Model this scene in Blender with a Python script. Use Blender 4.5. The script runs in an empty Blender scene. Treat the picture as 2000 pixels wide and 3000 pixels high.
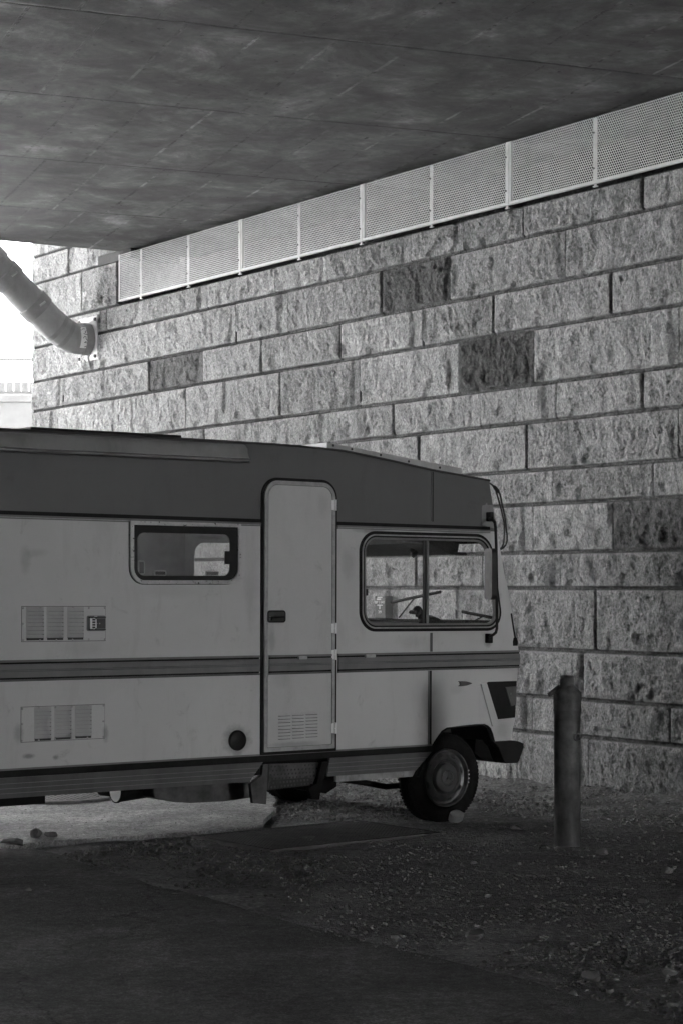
import bpy, bmesh, math, random
import numpy as np
from mathutils import Vector, Matrix
from mathutils.geometry import tessellate_polygon

random.seed(7)
RNG = np.random.default_rng(11)
S = bpy.context.scene
COL = S.collection
R = math.radians

# ------------------------------------------------------------------ camera numbers
F = 5600.0          # focal length in photograph pixels (photograph 2000 x 3000)
HY = 1735.0         # horizon row
EYE = 1.65          # eye height
CAMPOS = Vector((0, 0, EYE))

def ray(x, y):
    return Vector(((x - 1000.0) / F, 1.0, (HY - y) / F))

def ground(x, y, z=0.0):
    t = (z - EYE) / ((HY - y) / F)
    r = ray(x, y)
    return Vector((r.x * t, t, z))

class Frame:
    """local frame: X along, Y depth, Z up"""
    def __init__(s, origin, M3):
        s.M = Matrix.Translation(origin) @ M3.to_4x4()
        s.I = s.M.inverted()
    def hit(s, x, y, p0, n):
        o = s.I @ CAMPOS
        d = (s.I.to_3x3() @ ray(x, y))
        t = (Vector(p0) - o).dot(Vector(n)) / d.dot(Vector(n))
        return o + d * t
    def uz(s, x, y, w=0.0):
        p = s.hit(x, y, (0, w, 0), (0, 1, 0))
        return (p.x, p.z)
    def w(s, p):
        return s.M @ Vector(p)

# ------------------------------------------------------------------ materials
def new_mat(name):
    m = bpy.data.materials.new(name); m.use_nodes = True
    nt = m.node_tree
    b = nt.nodes['Principled BSDF']
    return m, nt, b

def N(nt, t, **kw):
    n = nt.nodes.new(t)
    for k, v in kw.items():
        setattr(n, k, v)
    return n

def ramp(nt, fac, stops):
    r = N(nt, 'ShaderNodeValToRGB')
    e = r.color_ramp.elements
    while len(e) < len(stops): e.new(0.5)
    for i, (p, v) in enumerate(stops):
        e[i].position = p; e[i].color = (v, v, v, 1)
    nt.links.new(fac, r.inputs[0])
    return r.outputs[0]

def noise(nt, vec, scale, detail=4, rough=.6, dist=0.0):
    n = N(nt, 'ShaderNodeTexNoise')
    n.inputs['Scale'].default_value = scale
    n.inputs['Detail'].default_value = detail
    n.inputs['Roughness'].default_value = rough
    n.inputs['Distortion'].default_value = dist
    if vec is not None: nt.links.new(vec, n.inputs['Vector'])
    return n.outputs['Fac']

def mapping(nt, vec, scale=(1, 1, 1), rot=(0, 0, 0), loc=(0, 0, 0)):
    m = N(nt, 'ShaderNodeMapping')
    m.inputs['Scale'].default_value = scale
    m.inputs['Rotation'].default_value = rot
    m.inputs['Location'].default_value = loc
    nt.links.new(vec, m.inputs['Vector'])
    return m.outputs[0]

def coords(nt, kind='Object'):
    return N(nt, 'ShaderNodeTexCoord').outputs[kind]

def math2(nt, op, a, b):
    n = N(nt, 'ShaderNodeMath', operation=op)
    for i, v in enumerate((a, b)):
        if isinstance(v, (int, float)): n.inputs[i].default_value = v
        else: nt.links.new(v, n.inputs[i])
    return n.outputs[0]

def mul(nt, a, b): return math2(nt, 'MULTIPLY', a, b)

def bump(nt, b, h, strength=.5, dist=.01, prev=None):
    n = N(nt, 'ShaderNodeBump')
    n.inputs['Strength'].default_value = strength
    n.inputs['Distance'].default_value = dist
    nt.links.new(h, n.inputs['Height'])
    if prev is not None: nt.links.new(prev, n.inputs['Normal'])
    nt.links.new(n.outputs[0], b.inputs['Normal'])
    return n.outputs[0]

def simple(name, v, rough=.6, metal=0.0, var=.12, scale=6, spec=.5, grime=None, bumpy=0.0, bscale=60):
    m, nt, b = new_mat(name)
    co = coords(nt)
    f = noise(nt, co, scale, 5, .65)
    c = ramp(nt, f, [(.3, v * (1 - var)), (.7, v * (1 + var))])
    if grime:
        g = ramp(nt, noise(nt, mapping(nt, co, (1, 1, .25)), grime[0], 6, .7), [(grime[1], 1.0), (grime[1] + .25, grime[2])])
        c = mul(nt, c, g)
    nt.links.new(c, b.inputs['Base Color'])
    b.inputs['Metallic'].default_value = metal
    b.inputs['Specular IOR Level'].default_value = spec
    rr = ramp(nt, noise(nt, co, scale * 2.3, 4, .6), [(.3, max(rough - .08, .02)), (.7, min(rough + .08, 1))])
    nt.links.new(rr, b.inputs['Roughness'])
    if bumpy:
        bump(nt, b, noise(nt, co, bscale, 5, .65), bumpy, .01)
    return m

MT = {}
def paint_mat(name, v, stain, gloss=.38, spots=()):
    """weathered painted sheet: faint rain streaks, scuffs, fine dust"""
    m, nt, b = new_mat(name)
    co = coords(nt)
    big = ramp(nt, noise(nt, co, 1.3, 5, .6), [(.3, v * .93), (.7, v * 1.05)])
    streak = ramp(nt, noise(nt, mapping(nt, co, (3.2, 3.2, .8)), 1.6, 7, .7, .8), [(.52, 1.0), (.82, stain * .5 + .46)])
    blot = ramp(nt, noise(nt, co, 5.5, 7, .72, .6), [(.60, 1.0), (.76, stain * .92)])
    spk = ramp(nt, noise(nt, co, 55, 3, .6), [(.70, 1.0), (.78, .72)])
    fine = ramp(nt, noise(nt, co, 240, 2, .5), [(.3, .94), (.7, 1.05)])
    c = mul(nt, mul(nt, mul(nt, big, streak), mul(nt, blot, spk)), fine)
    if spots:
        sx = N(nt, 'ShaderNodeSeparateXYZ'); nt.links.new(co, sx.inputs[0])
        brk = noise(nt, co, 16, 6, .75)
        for (u, z, ru, rz, k) in spots:
            du = math2(nt, 'DIVIDE', math2(nt, 'SUBTRACT', sx.outputs[0], u), ru)
            dz = math2(nt, 'DIVIDE', math2(nt, 'SUBTRACT', sx.outputs[2], z), rz)
            d = math2(nt, 'SQRT', math2(nt, 'ADD', mul(nt, du, du), mul(nt, dz, dz)), 0)
            d = math2(nt, 'ADD', d, mul(nt, math2(nt, 'SUBTRACT', brk, .5), 1.1))
            c = mul(nt, c, ramp(nt, d, [(.35, k), (1.0, 1.0)]))
    nt.links.new(c, b.inputs['Base Color'])
    rr = ramp(nt, noise(nt, co, 3, 5, .6), [(.3, gloss - .06), (.7, gloss + .16)])
    nt.links.new(rr, b.inputs['Roughness'])
    bump(nt, b, noise(nt, co, 2.2, 3, .5), .10, .02)
    return m

MT['brown_paint'] = paint_mat('brown_paint', .115, .86, .42)
MT['rubber'] = simple('rubber', .014, .75, spec=.2, var=.3, scale=9, bumpy=.2)
MT['tyre'] = simple('tyre', .011, .9, spec=.12, var=.35, scale=14, bumpy=.3, bscale=90)
MT['black'] = simple('black_plastic', .013, .55, spec=.25, var=.25)
MT['under'] = simple('underbody', .010, .9, spec=.1, var=.4, scale=5, bumpy=.4, bscale=30)
MT['under_pale'] = simple('underbody_pale', .075, .8, var=.5, scale=9, bumpy=.3, bscale=20)
MT['trim'] = simple('grey_trim', .17, .5, spec=.3, var=.12, scale=5, grime=(3.0, .55, .7))
MT['trim_line'] = simple('trim_line', .05, .5)
MT['skirt'] = simple('ribbed_skirt', .10, .5, var=.2, scale=5, grime=(3.0, .5, .6))
MT['skirt_line'] = simple('skirt_line', .26, .5)
MT['sill'] = simple('chipped_sill', .28, .7, var=.3, scale=9, grime=(9, .5, .3))
MT['alu'] = simple('aluminium', .55, .32, metal=.85, var=.12, scale=20)
MT['alu_dull'] = simple('dull_aluminium', .36, .5, metal=.6, var=.2, scale=20)
MT['steel'] = simple('steel', .42, .45, metal=.7, var=.25, scale=12)
MT['rim'] = simple('rim_steel', .10, .45, metal=.4, var=.35, scale=11, grime=(8, .45, .4))
MT['cap'] = simple('hub_cap_paint', .06, .5, var=.2, scale=12)
MT['star'] = simple('star_metal', .33, .3, metal=.8)
MT['awning'] = simple('awning_vinyl', .25, .6, var=.12, scale=4, grime=(3, .5, .7), bumpy=.15, bscale=14)
MT['board'] = simple('roof_board', .42, .6, var=.15, scale=7, grime=(5, .52, .55))
MT['white_pl'] = simple('white_plastic', .75, .4, var=.05)
MT['lamp'] = simple('lamp_lens', .12, .2, var=.2)
MT['plate_grey'] = simple('plate_grey', .15, .9, spec=.05, var=.06)
MT['lettering'] = simple('lettering_white', .5, .5, var=.03)
MT['ink'] = simple('ink', .03, .6)
MT['interior'] = simple('interior_lining', .40, .8, var=.1)
MT['interior_dark'] = simple('interior_dark', .05, .8, var=.2)
MT['dash'] = simple('dashboard_vinyl', .045, .6, var=.2)
MT['toy'] = simple('toy_plush', .02, .9, var=.3, bumpy=.3)
MT['pipe'] = simple('pipe_plastic', .30, .55, var=.14, scale=4, grime=(2.5, .5, .72), bumpy=.1, bscale=25)
MT['pipe_band'] = simple('pipe_band', .24, .5, var=.2, scale=6)
MT['galv'] = simple('galvanised', .66, .6, metal=.0, spec=.15, var=.12, scale=7)
MT['parapet'] = simple('parapet_concrete', .040, .85, var=.1, scale=2)
MT['rail_w'] = simple('white_rail', .045, .5, var=.05)
MT['iron'] = simple('cast_iron', .13, .6, metal=.3, var=.35, scale=16, bumpy=.3, bscale=50)
MT['standpipe'] = simple('standpipe_metal', .085, .65, metal=.1, var=.6, scale=9, grime=(5, .42, .35), bumpy=.15, bscale=35)
MT['rock'] = simple('rock', .15, .9, var=.35, scale=7, bumpy=.5, bscale=25)
MT['clod'] = simple('earth_clod', .09, .95, var=.4, scale=9, bumpy=.6, bscale=30)
MT['grate'] = simple('grate_steel', .06, .55, metal=.4, var=.4, scale=8)
MT['grate_frame'] = simple('grate_frame', .055, .8, var=.3, scale=8, bumpy=.3)
MT['seal_matt'] = simple('seal_matt', .09, .9, spec=.05)
MT['cable'] = simple('cable', .015, .5)

def glass_mat(name, tint, rough=.02, milk=0.0):
    m = bpy.data.materials.new(name); m.use_nodes = True
    nt = m.node_tree
    for n in list(nt.nodes): nt.nodes.remove(n)
    out = N(nt, 'ShaderNodeOutputMaterial')
    tr = N(nt, 'ShaderNodeBsdfTransparent'); tr.inputs[0].default_value = (tint, tint, tint, 1)
    gl = N(nt, 'ShaderNodeBsdfGlossy'); gl.inputs['Roughness'].default_value = rough
    gl.inputs['Color'].default_value = (.9, .9, .9, 1)
    lw = N(nt, 'ShaderNodeLayerWeight'); lw.inputs[0].default_value = .5
    fr = math2(nt, 'ADD', .035, mul(nt, math2(nt, 'POWER', lw.outputs['Facing'], 5.0), .9))
    mx = N(nt, 'ShaderNodeMixShader')
    nt.links.new(fr, mx.inputs[0])
    nt.links.new(tr.outputs[0], mx.inputs[1]); nt.links.new(gl.outputs[0], mx.inputs[2])
    last = mx.outputs[0]
    if milk:
        df = N(nt, 'ShaderNodeBsdfDiffuse'); df.inputs[0].default_value = (.5, .5, .5, 1)
        sm = ramp(nt, noise(nt, coords(nt), 3, 3, .6), [(.3, milk * .6), (.75, milk * 1.5)])
        m2 = N(nt, 'ShaderNodeMixShader')
        nt.links.new(sm, m2.inputs[0])
        nt.links.new(last, m2.inputs[1]); nt.links.new(df.outputs[0], m2.inputs[2])
        last = m2.outputs[0]
    nt.links.new(last, out.inputs[0])
    return m
MT['glass'] = glass_mat('window_glass', .99, .01, .008)
MT['acrylic'] = glass_mat('acrylic_pane', .88, .03, .24)
mm, nt, b = new_mat('mirror_glass')
b.inputs['Metallic'].default_value = 1; b.inputs['Roughness'].default_value = .03
nt.links.new(ramp(nt, noise(nt, coords(nt), 9, 3), [(.3, .82), (.7, .9)]), b.inputs['Base Color'])
MT['mirror'] = mm

# ---- stone
def stone_mat():
    m, nt, b = new_mat('granite_blocks')
    co = coords(nt)
    at = N(nt, 'ShaderNodeAttribute', attribute_name='tone').outputs['Fac']
    vert = mapping(nt, co, (1.0, 1.0, .55))
    sp = ramp(nt, noise(nt, mapping(nt, co, (1.0, 1.0, .6)), 62, 3, .75), [(.30, .48), (.5, .98), (.70, 1.5)])
    md = ramp(nt, noise(nt, vert, 26, 6, .75), [(.3, .80), (.5, .99), (.7, 1.18)])
    bg = ramp(nt, noise(nt, co, 2.2, 5, .65), [(.3, .86), (.7, 1.10)])
    stain = ramp(nt, noise(nt, mapping(nt, co, (1.2, 1.2, .5)), 1.1, 6, .7), [(.52, 1.0), (.75, .72)])
    c = mul(nt, mul(nt, at, sp), mul(nt, mul(nt, md, bg), stain))
    nt.links.new(c, b.inputs['Base Color'])
    b.inputs['Roughness'].default_value = .9
    b.inputs['Specular IOR Level'].default_value = .25
    h1 = noise(nt, mapping(nt, co, (1.0, 1.0, .85), (0, R(12), 0)), 27, 5, .68, .3)
    p = bump(nt, b, h1, 1.0, .045)
    bump(nt, b, noise(nt, vert, 62, 3, .7), 1.0, .012, p)
    return m
MT['stone'] = stone_mat()

def concrete_deck_mat(ang, off):
    """board-marked concrete soffit"""
    m, nt, b = new_mat('soffit_concrete')
    co = coords(nt)
    bl = mapping(nt, co, (1, 1, 1))
    warp = N(nt, 'ShaderNodeVectorMath', operation='ADD')
    nz = N(nt, 'ShaderNodeTexNoise'); nz.inputs['Scale'].default_value = 9; nz.inputs['Detail'].default_value = 4
    nt.links.new(co, nz.inputs['Vector'])
    sc = N(nt, 'ShaderNodeVectorMath', operation='SCALE'); sc.inputs['Scale'].default_value = .022
    nt.links.new(nz.outputs['Color'], sc.inputs[0])
    nt.links.new(co, warp.inputs[0]); nt.links.new(sc.outputs[0], warp.inputs[1])
    def brick(mortar, vec):
        br = N(nt, 'ShaderNodeTexBrick')
        br.offset = .41; br.offset_frequency = 2; br.squash = 1.0
        br.inputs['Scale'].default_value = 1.0
        br.inputs['Brick Width'].default_value = BW
        br.inputs['Row Height'].default_value = RH
        br.inputs['Mortar Size'].default_value = mortar
        br.inputs['Mortar Smooth'].default_value = .35
        br.inputs['Bias'].default_value = 0
        br.inputs['Color1'].default_value = (0.97, 0.97, 0.97, 1); br.inputs['Color2'].default_value = (1.03, 1.03, 1.03, 1)
        br.inputs['Mortar'].default_value = (1, 1, 1, 1)
        nt.links.new(vec, br.inputs['Vector'])
        return br
    br = brick(.016, warp.outputs[0])
    # row joints only (continuous dark line): rows from a wave built with math
    sx = N(nt, 'ShaderNodeSeparateXYZ'); nt.links.new(warp.outputs[0], sx.inputs[0])
    fr = math2(nt, 'FRACT', math2(nt, 'DIVIDE', sx.outputs[1], RH), 0)
    dist = math2(nt, 'ABSOLUTE', math2(nt, 'SUBTRACT', math2(nt, 'FRACT', math2(nt, 'ADD', fr, .5), 0), .5), 0)
    row = ramp(nt, dist, [(0.0, 1.0), (.011, 0.0)])
    broken = mul(nt, ramp(nt, noise(nt, co, 3.2, 5, .7), [(.38, 0.15), (.56, 1.0)]), ramp(nt, noise(nt, mapping(nt, co, loc=(3, 9, 1)), .55, 3, .6), [(.36, .25), (.50, 1.0)]))
    pits = ramp(nt, noise(nt, co, 14, 5, .75), [(.45, 0.0), (.62, 1.0)])
    joint = mul(nt, br.outputs['Fac'], mul(nt, broken, pits))
    light = mul(nt, br.outputs['Fac'], ramp(nt, noise(nt, mapping(nt, co, loc=(7, 3, 0)), 1.1, 3, .6), [(.52, 0.0), (.66, 1.0)]))
    st = mapping(nt, co, (1, 1, 1), (0, 0, R(-20)))
    base = ramp(nt, noise(nt, st, 1.1, 8, .7, .5), [(.26, .058), (.46, .10), (.58, .15), (.72, .31)])
    patch = ramp(nt, noise(nt, mapping(nt, co, (1.0, 1.0, 1), (0, 0, R(-24))), 2.4, 8, .72), [(.36, .78), (.54, 1.0), (.64, 1.42)])
    small = ramp(nt, noise(nt, mapping(nt, co, (1.0, 1.0, 1), (0, 0, R(-24))), 8, 7, .8), [(.28, .62), (.4, 1.0), (.58, 1.0), (.72, 1.38)])
    pin = ramp(nt, noise(nt, mapping(nt, co, (1, .8, 1), (0, 0, R(-24))), 13, 3, .6), [(.27, .3), (.34, 1.0)])
    c = mul(nt, mul(nt, mul(nt, base, patch), mul(nt, small, pin)), br.outputs['Color'])
    c = mul(nt, c, ramp(nt, joint, [(0, 1.0), (1, .28)]))
    c = mul(nt, c, ramp(nt, mul(nt, row, ramp(nt, noise(nt, co, 2.0, 4), [(.3, .35), (.6, 1.0)])), [(0, 1.0), (1, .30)]))
    c = mul(nt, c, ramp(nt, light, [(0, 1.0), (1, 2.1)]))
    nt.links.new(c, b.inputs['Base Color'])
    b.inputs['Roughness'].default_value = .85
    b.inputs['Specular IOR Level'].default_value = .25
    hh = math2(nt, 'SUBTRACT', mul(nt, noise(nt, co, 11, 6, .7), .5), math2(nt, 'ADD', joint, row))
    bump(nt, b, hh, .5, .02)
    return m

def dirt_mat():
    m, nt, b = new_mat('dirt')
    co = coords(nt)
    a = ramp(nt, noise(nt, co, .9, 6, .65, .4), [(.3, .21), (.5, .31), (.7, .43)])
    g = ramp(nt, noise(nt, co, 26, 7, .8), [(.3, .42), (.5, 1.0), (.68, 1.7)])
    v = N(nt, 'ShaderNodeTexVoronoi'); v.inputs['Scale'].default_value = 38
    nt.links.new(co, v.inputs['Vector'])
    vv = ramp(nt, v.outputs['Distance'], [(.05, 1.35), (.5, .85)])
    tracks = ramp(nt, noise(nt, mapping(nt, co, (.5, 3.2, 1), (0, 0, R(14))), 3, 5, .6), [(.35, .8), (.65, 1.18)])
    c = mul(nt, mul(nt, a, g), mul(nt, vv, tracks))
    nt.links.new(c, b.inputs['Base Color'])
    b.inputs['Roughness'].default_value = .95; b.inputs['Specular IOR Level'].default_value = .2
    p = bump(nt, b, v.outputs['Distance'], -.8, .03)
    bump(nt, b, noise(nt, co, 16, 9, .75), 1.0, .09, p)
    return m
MT['dirt'] = dirt_mat()

def asphalt_mat(name, v):
    m, nt, b = new_mat(name)
    co = coords(nt)
    a = ramp(nt, noise(nt, co, 1.1, 7, .68, .5), [(.3, v * .6), (.52, v), (.7, v * 1.75)])
    grit = mul(nt, ramp(nt, noise(nt, co, 75, 5, .8), [(.32, .45), (.5, 1.0), (.66, 1.8)]), ramp(nt, noise(nt, co, 22, 6, .85), [(.34, .55), (.5, 1.0), (.64, 1.6)]))
    sp = N(nt, 'ShaderNodeTexVoronoi'); sp.inputs['Scale'].default_value = 70
    nt.links.new(co, sp.inputs['Vector'])
    spk = ramp(nt, sp.outputs['Distance'], [(.04, 2.3), (.14, 1.0)])
    pick = ramp(nt, noise(nt, co, 23, 2, .5), [(.58, 0.0), (.64, 1.0)])
    mx = math2(nt, 'ADD', 1.0, mul(nt, pick, math2(nt, 'SUBTRACT', spk, 1.0)))
    cr = N(nt, 'ShaderNodeTexVoronoi', feature='DISTANCE_TO_EDGE'); cr.inputs['Scale'].default_value = .42
    w = N(nt, 'ShaderNodeVectorMath', operation='ADD')
    nz = N(nt, 'ShaderNodeTexNoise'); nz.inputs['Scale'].default_value = 1.6; nz.inputs['Detail'].default_value = 6
    nt.links.new(co, nz.inputs['Vector']); nt.links.new(co, w.inputs[0]); nt.links.new(nz.outputs['Color'], w.inputs[1])
    nt.links.new(w.outputs[0], cr.inputs['Vector'])
    crack = ramp(nt, cr.outputs['Distance'], [(0.0, .5), (.006, 1.0)])
    c = mul(nt, mul(nt, a, grit), mul(nt, mx, crack))
    nt.links.new(c, b.inputs['Base Color'])
    b.inputs['Roughness'].default_value = .82; b.inputs['Specular IOR Level'].default_value = .35
    p = bump(nt, b, noise(nt, co, 70, 5, .75), .9, .018)
    bump(nt, b, noise(nt, co, 24, 6, .8), .8, .03, p)
    return m
MT['asphalt'] = asphalt_mat('asphalt', .13)
MT['asphalt_pale'] = asphalt_mat('asphalt_pale', .32)  # paler than the road asphalt

def pebble_mat():
    m, nt, b = new_mat('pebbles')
    co = coords(nt)
    at = N(nt, 'ShaderNodeAttribute', attribute_name='tone').outputs['Fac']
    c = mul(nt, at, ramp(nt, noise(nt, co, 60, 4, .6), [(.3, .75), (.7, 1.2)]))
    nt.links.new(c, b.inputs['Base Color'])
    b.inputs['Roughness'].default_value = .85
    return m
MT['pebble'] = pebble_mat()

# ------------------------------------------------------------------ mesh builder
class MB:
    def __init__(s): s.v = []; s.f = []; s.m = []
    def add(s, vs, fs, mi=0):
        o = len(s.v); s.v += [tuple(p) for p in vs]
        for f in fs: s.f.append(tuple(i + o for i in f)); s.m.append(mi)
    def box(s, x0, x1, y0, y1, z0, z1, mi=0):
        vs = [(x, y, z) for x in (x0, x1) for y in (y0, y1) for z in (z0, z1)]
        s.add(vs, [(0, 1, 3, 2), (4, 6, 7, 5), (0, 4, 5, 1), (2, 3, 7, 6), (0, 2, 6, 4), (1, 5, 7, 3)], mi)
    def hexa(s, p, mi=0):
        """8 points: 4 bottom loop then 4 top loop"""
        s.add(p, [(3, 2, 1, 0), (4, 5, 6, 7), (0, 1, 5, 4), (1, 2, 6, 5), (2, 3, 7, 6), (3, 0, 4, 7)], mi)
    def prism(s, poly, y0, y1, mi=0, holes=(), mi_side=None, back=True):
        """poly in (x,z); extruded in y from y0 (front) to y1 (back)"""
        loops = [list(poly)] + [list(h) for h in holes]
        flat = [p for l in loops for p in l]
        tris = tessellate_polygon([[Vector((p[0], p[1], 0)) for p in l] for l in loops])
        n = len(flat)
        fr = [(p[0], y0, p[1]) for p in flat]; bk = [(p[0], y1, p[1]) for p in flat]
        fs = []
        for t in tris:
            a, b_, c = (Vector((flat[i][0], flat[i][1])) for i in t)
            if (b_ - a).cross(c - a) < 0: t = (t[0], t[2], t[1])
            fs.append(tuple(t))
            if back: fs.append(tuple(n + i for i in reversed(t)))
        s.add(fr + bk, fs, mi)
        o = len(s.v) - 2 * n; k = 0
        for li, l in enumerate(loops):
            L = len(l)
            area = sum(l[i][0] * l[(i + 1) % L][1] - l[(i + 1) % L][0] * l[i][1] for i in range(L))
            flip = (area < 0) != (li > 0)
            for i in range(L):
                a, b_ = o + k + i, o + k + (i + 1) % L
                q = (a, a + n, b_ + n, b_) if not flip else (a, b_, b_ + n, a + n)
                s.f.append(q); s.m.append(mi if mi_side is None else mi_side)
            k += L
    def tube(s, pts, r, n=10, mi=0, caps=True):
        pts = [Vector(p) for p in pts]
        rs = r if isinstance(r, (list, tuple)) else [r] * len(pts)
        prev = None; o = len(s.v)
        for i, p in enumerate(pts):
            t = (pts[min(i + 1, len(pts) - 1)] - pts[max(i - 1, 0)]).normalized()
            if prev is None:
                a = Vector((0, 0, 1)) if abs(t.z) < .9 else Vector((1, 0, 0))
                u = t.cross(a).normalized()
            else:
                u = (prev - t * prev.dot(t)).normalized()
            prev = u; w = t.cross(u)
            for k in range(n):
                a = 2 * math.pi * k / n
                s.v.append(tuple(p + (u * math.cos(a) + w * math.sin(a)) * rs[i]))
        for i in range(len(pts) - 1):
            for k in range(n):
                s.f.append((o + i * n + k, o + i * n + (k + 1) % n, o + (i + 1) * n + (k + 1) % n, o + (i + 1) * n + k)); s.m.append(mi)
        if caps:
            s.f.append(tuple(o + k for k in reversed(range(n)))); s.m.append(mi)
            e = o + (len(pts) - 1) * n
            s.f.append(tuple(e + k for k in range(n))); s.m.append(mi)
    def lathe(s, prof, M=Matrix.Identity(4), n=32, mi=0, caps=True):
        """prof: (radius, height) along local Z"""
        o = len(s.v)
        for (r, h) in prof:
            for k in range(n):
                a = 2 * math.pi * k / n
                s.v.append(tuple(M @ Vector((r * math.cos(a), r * math.sin(a), h))))
        for i in range(len(prof) - 1):
            for k in range(n):
                s.f.append((o + i * n + k, o + i * n + (k + 1) % n, o + (i + 1) * n + (k + 1) % n, o + (i + 1) * n + k)); s.m.append(mi)
        if caps:
            s.f.append(tuple(o + k for k in reversed(range(n)))); s.m.append(mi)
            e = o + (len(prof) - 1) * n
            s.f.append(tuple(e + k for k in range(n))); s.m.append(mi)
    def build_each(s, name, mats, parent=None, smooth=False, bevel=0.0):
        """every connected piece becomes an object of its own"""
        n = len(s.v); par = list(range(n))
        def fnd(i):
            while par[i] != i: par[i] = par[par[i]]; i = par[i]
            return i
        for f in s.f:
            r = fnd(f[0])
            for i in f[1:]: par[fnd(i)] = r
        groups = {}
        for k, f in enumerate(s.f): groups.setdefault(fnd(f[0]), []).append(k)
        out = []
        for g in groups.values():
            m = MB(); mp = {}
            for k in g:
                for i in s.f[k]:
                    if i not in mp: mp[i] = len(m.v); m.v.append(s.v[i])
                m.f.append(tuple(mp[i] for i in s.f[k])); m.m.append(s.m[k])
            out.append(m.build(name, mats, parent, smooth, bevel))
        return out
    def build(s, name, mats, parent=None, smooth=False, bevel=0.0):
        me = bpy.data.meshes.new(name)
        me.from_pydata(s.v, [], s.f)
        if not isinstance(mats, (list, tuple)): mats = [mats]
        for m in mats: me.materials.append(m)
        me.polygons.foreach_set('material_index', s.m)
        bm = bmesh.new(); bm.from_mesh(me)
        bmesh.ops.recalc_face_normals(bm, faces=bm.faces)
        bm.to_mesh(me); bm.free()
        if smooth:
            me.polygons.foreach_set('use_smooth', [True] * len(me.polygons))
            me.set_sharp_from_angle(angle=R(40))
        me.update()
        o = bpy.data.objects.new(name, me); COL.objects.link(o)
        if parent is not None: o.parent = parent
        if bevel:
            bv = o.modifiers.new('bevel', 'BEVEL'); bv.width = bevel; bv.segments = 2; bv.limit_method = 'ANGLE'; bv.angle_limit = R(35)
        return o

def tag(o, label=None, cat=None, group=None, kind=None):
    if label: o['label'] = label
    if cat: o['category'] = cat
    if group: o['group'] = group
    if kind: o['kind'] = kind
    return o

def empty(name, M=None, loc=None):
    e = bpy.data.objects.new(name, None); COL.objects.link(e)
    e.empty_display_size = .2
    if M is not None: e.matrix_world = M
    if loc is not None: e.location = loc
    return e

def round_poly(pts, rads, seg=8):
    out = []; n = len(pts)
    for i in range(n):
        p0, p, p1 = Vector(pts[i - 1]), Vector(pts[i]), Vector(pts[(i + 1) % n])
        r = rads[i] if isinstance(rads, (list, tuple)) else rads
        if r <= 0: out.append(tuple(p)); continue
        a = (p0 - p).normalized(); b = (p1 - p).normalized()
        ang = a.angle(b); d = min(r / math.tan(ang / 2), (p0 - p).length * .49, (p1 - p).length * .49)
        rr = d * math.tan(ang / 2)
        c = p + (a + b).normalized() * (rr / math.sin(ang / 2))
        s0 = p + a * d - c; s1 = p + b * d - c
        a0 = math.atan2(s0.y, s0.x); da = math.atan2(s1.y, s1.x) - a0
        while da > math.pi: da -= 2 * math.pi
        while da < -math.pi: da += 2 * math.pi
        for k in range(seg + 1):
            t = a0 + da * k / seg
            out.append((c.x + rr * math.cos(t), c.y + rr * math.sin(t)))
    return out

def offset_poly(pts, d):
    """offset a closed CCW or CW polygon outwards by d"""
    n = len(pts)
    area = sum(pts[i][0] * pts[(i + 1) % n][1] - pts[(i + 1) % n][0] * pts[i][1] for i in range(n))
    sg = 1 if area > 0 else -1
    out = []
    for i in range(n):
        p0, p, p1 = Vector(pts[i - 1]), Vector(pts[i]), Vector(pts[(i + 1) % n])
        e0 = (p - p0).normalized(); e1 = (p1 - p).normalized()
        n0 = Vector((e0.y, -e0.x)) * sg; n1 = Vector((e1.y, -e1.x)) * sg
        nn = n0 + n1
        if nn.length < 1e-6: nn = n0
        nn = nn.normalized(); k = max(nn.dot(n0), .4)
        out.append(tuple(p + nn * d / k))
    return out

# numpy value noise
_T = RNG.random((256, 256))
def vn(x, y):
    xi = np.floor(x).astype(int); yi = np.floor(y).astype(int)
    fx = x - xi; fy = y - yi
    fx = fx * fx * (3 - 2 * fx); fy = fy * fy * (3 - 2 * fy)
    a = _T[xi & 255, yi & 255]; b = _T[(xi + 1) & 255, yi & 255]
    c = _T[xi & 255, (yi + 1) & 255]; d = _T[(xi + 1) & 255, (yi + 1) & 255]
    return (a * (1 - fx) + b * fx) * (1 - fy) + (c * (1 - fx) + d * fx) * fy - .5
def fbm(x, y, o=4, g=.55):
    r = 0; a = 1; s = 0
    for i in range(o):
        r = r + a * vn(x * 2 ** i + 17.3 * i, y * 2 ** i + 9.1 * i); s += a; a *= g
    return r / s

# ------------------------------------------------------------------ frames
# stone wall: runs away to the left
wd = Vector((3989, -F, 0)).normalized()               # towards the viewer's right
ywall = Vector((0, 0, 1)).cross(wd)                     # into the wall
MW = Matrix((wd, ywall, Vector((0, 0, 1)))).transposed() @ Matrix.Rotation(.0026, 3, 'Y')
W0 = ground(2000, 2352)
WALL = Frame(W0, MW)
# camper: nose to the wall
cd = Vector((7300, F, 0)).normalized()
ycam = Vector((0, 0, 1)).cross(cd)
MC = Matrix((cd, ycam, Vector((0, 0, 1)))).transposed() @ Matrix.Rotation(.0040, 3, 'Y')
C0 = ground(1310, 2403)
CAMP = Frame(C0, MC)
# shift so that wheel face lies 4 cm inside the body side
def cpx(x, y, w=0.0): return CAMP.uz(x, y, w)
def cz(x, y, w=0.0): return CAMP.uz(x, y, w)[1]
def cu(x, y, w=0.0): return CAMP.uz(x, y, w)[0]

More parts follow.
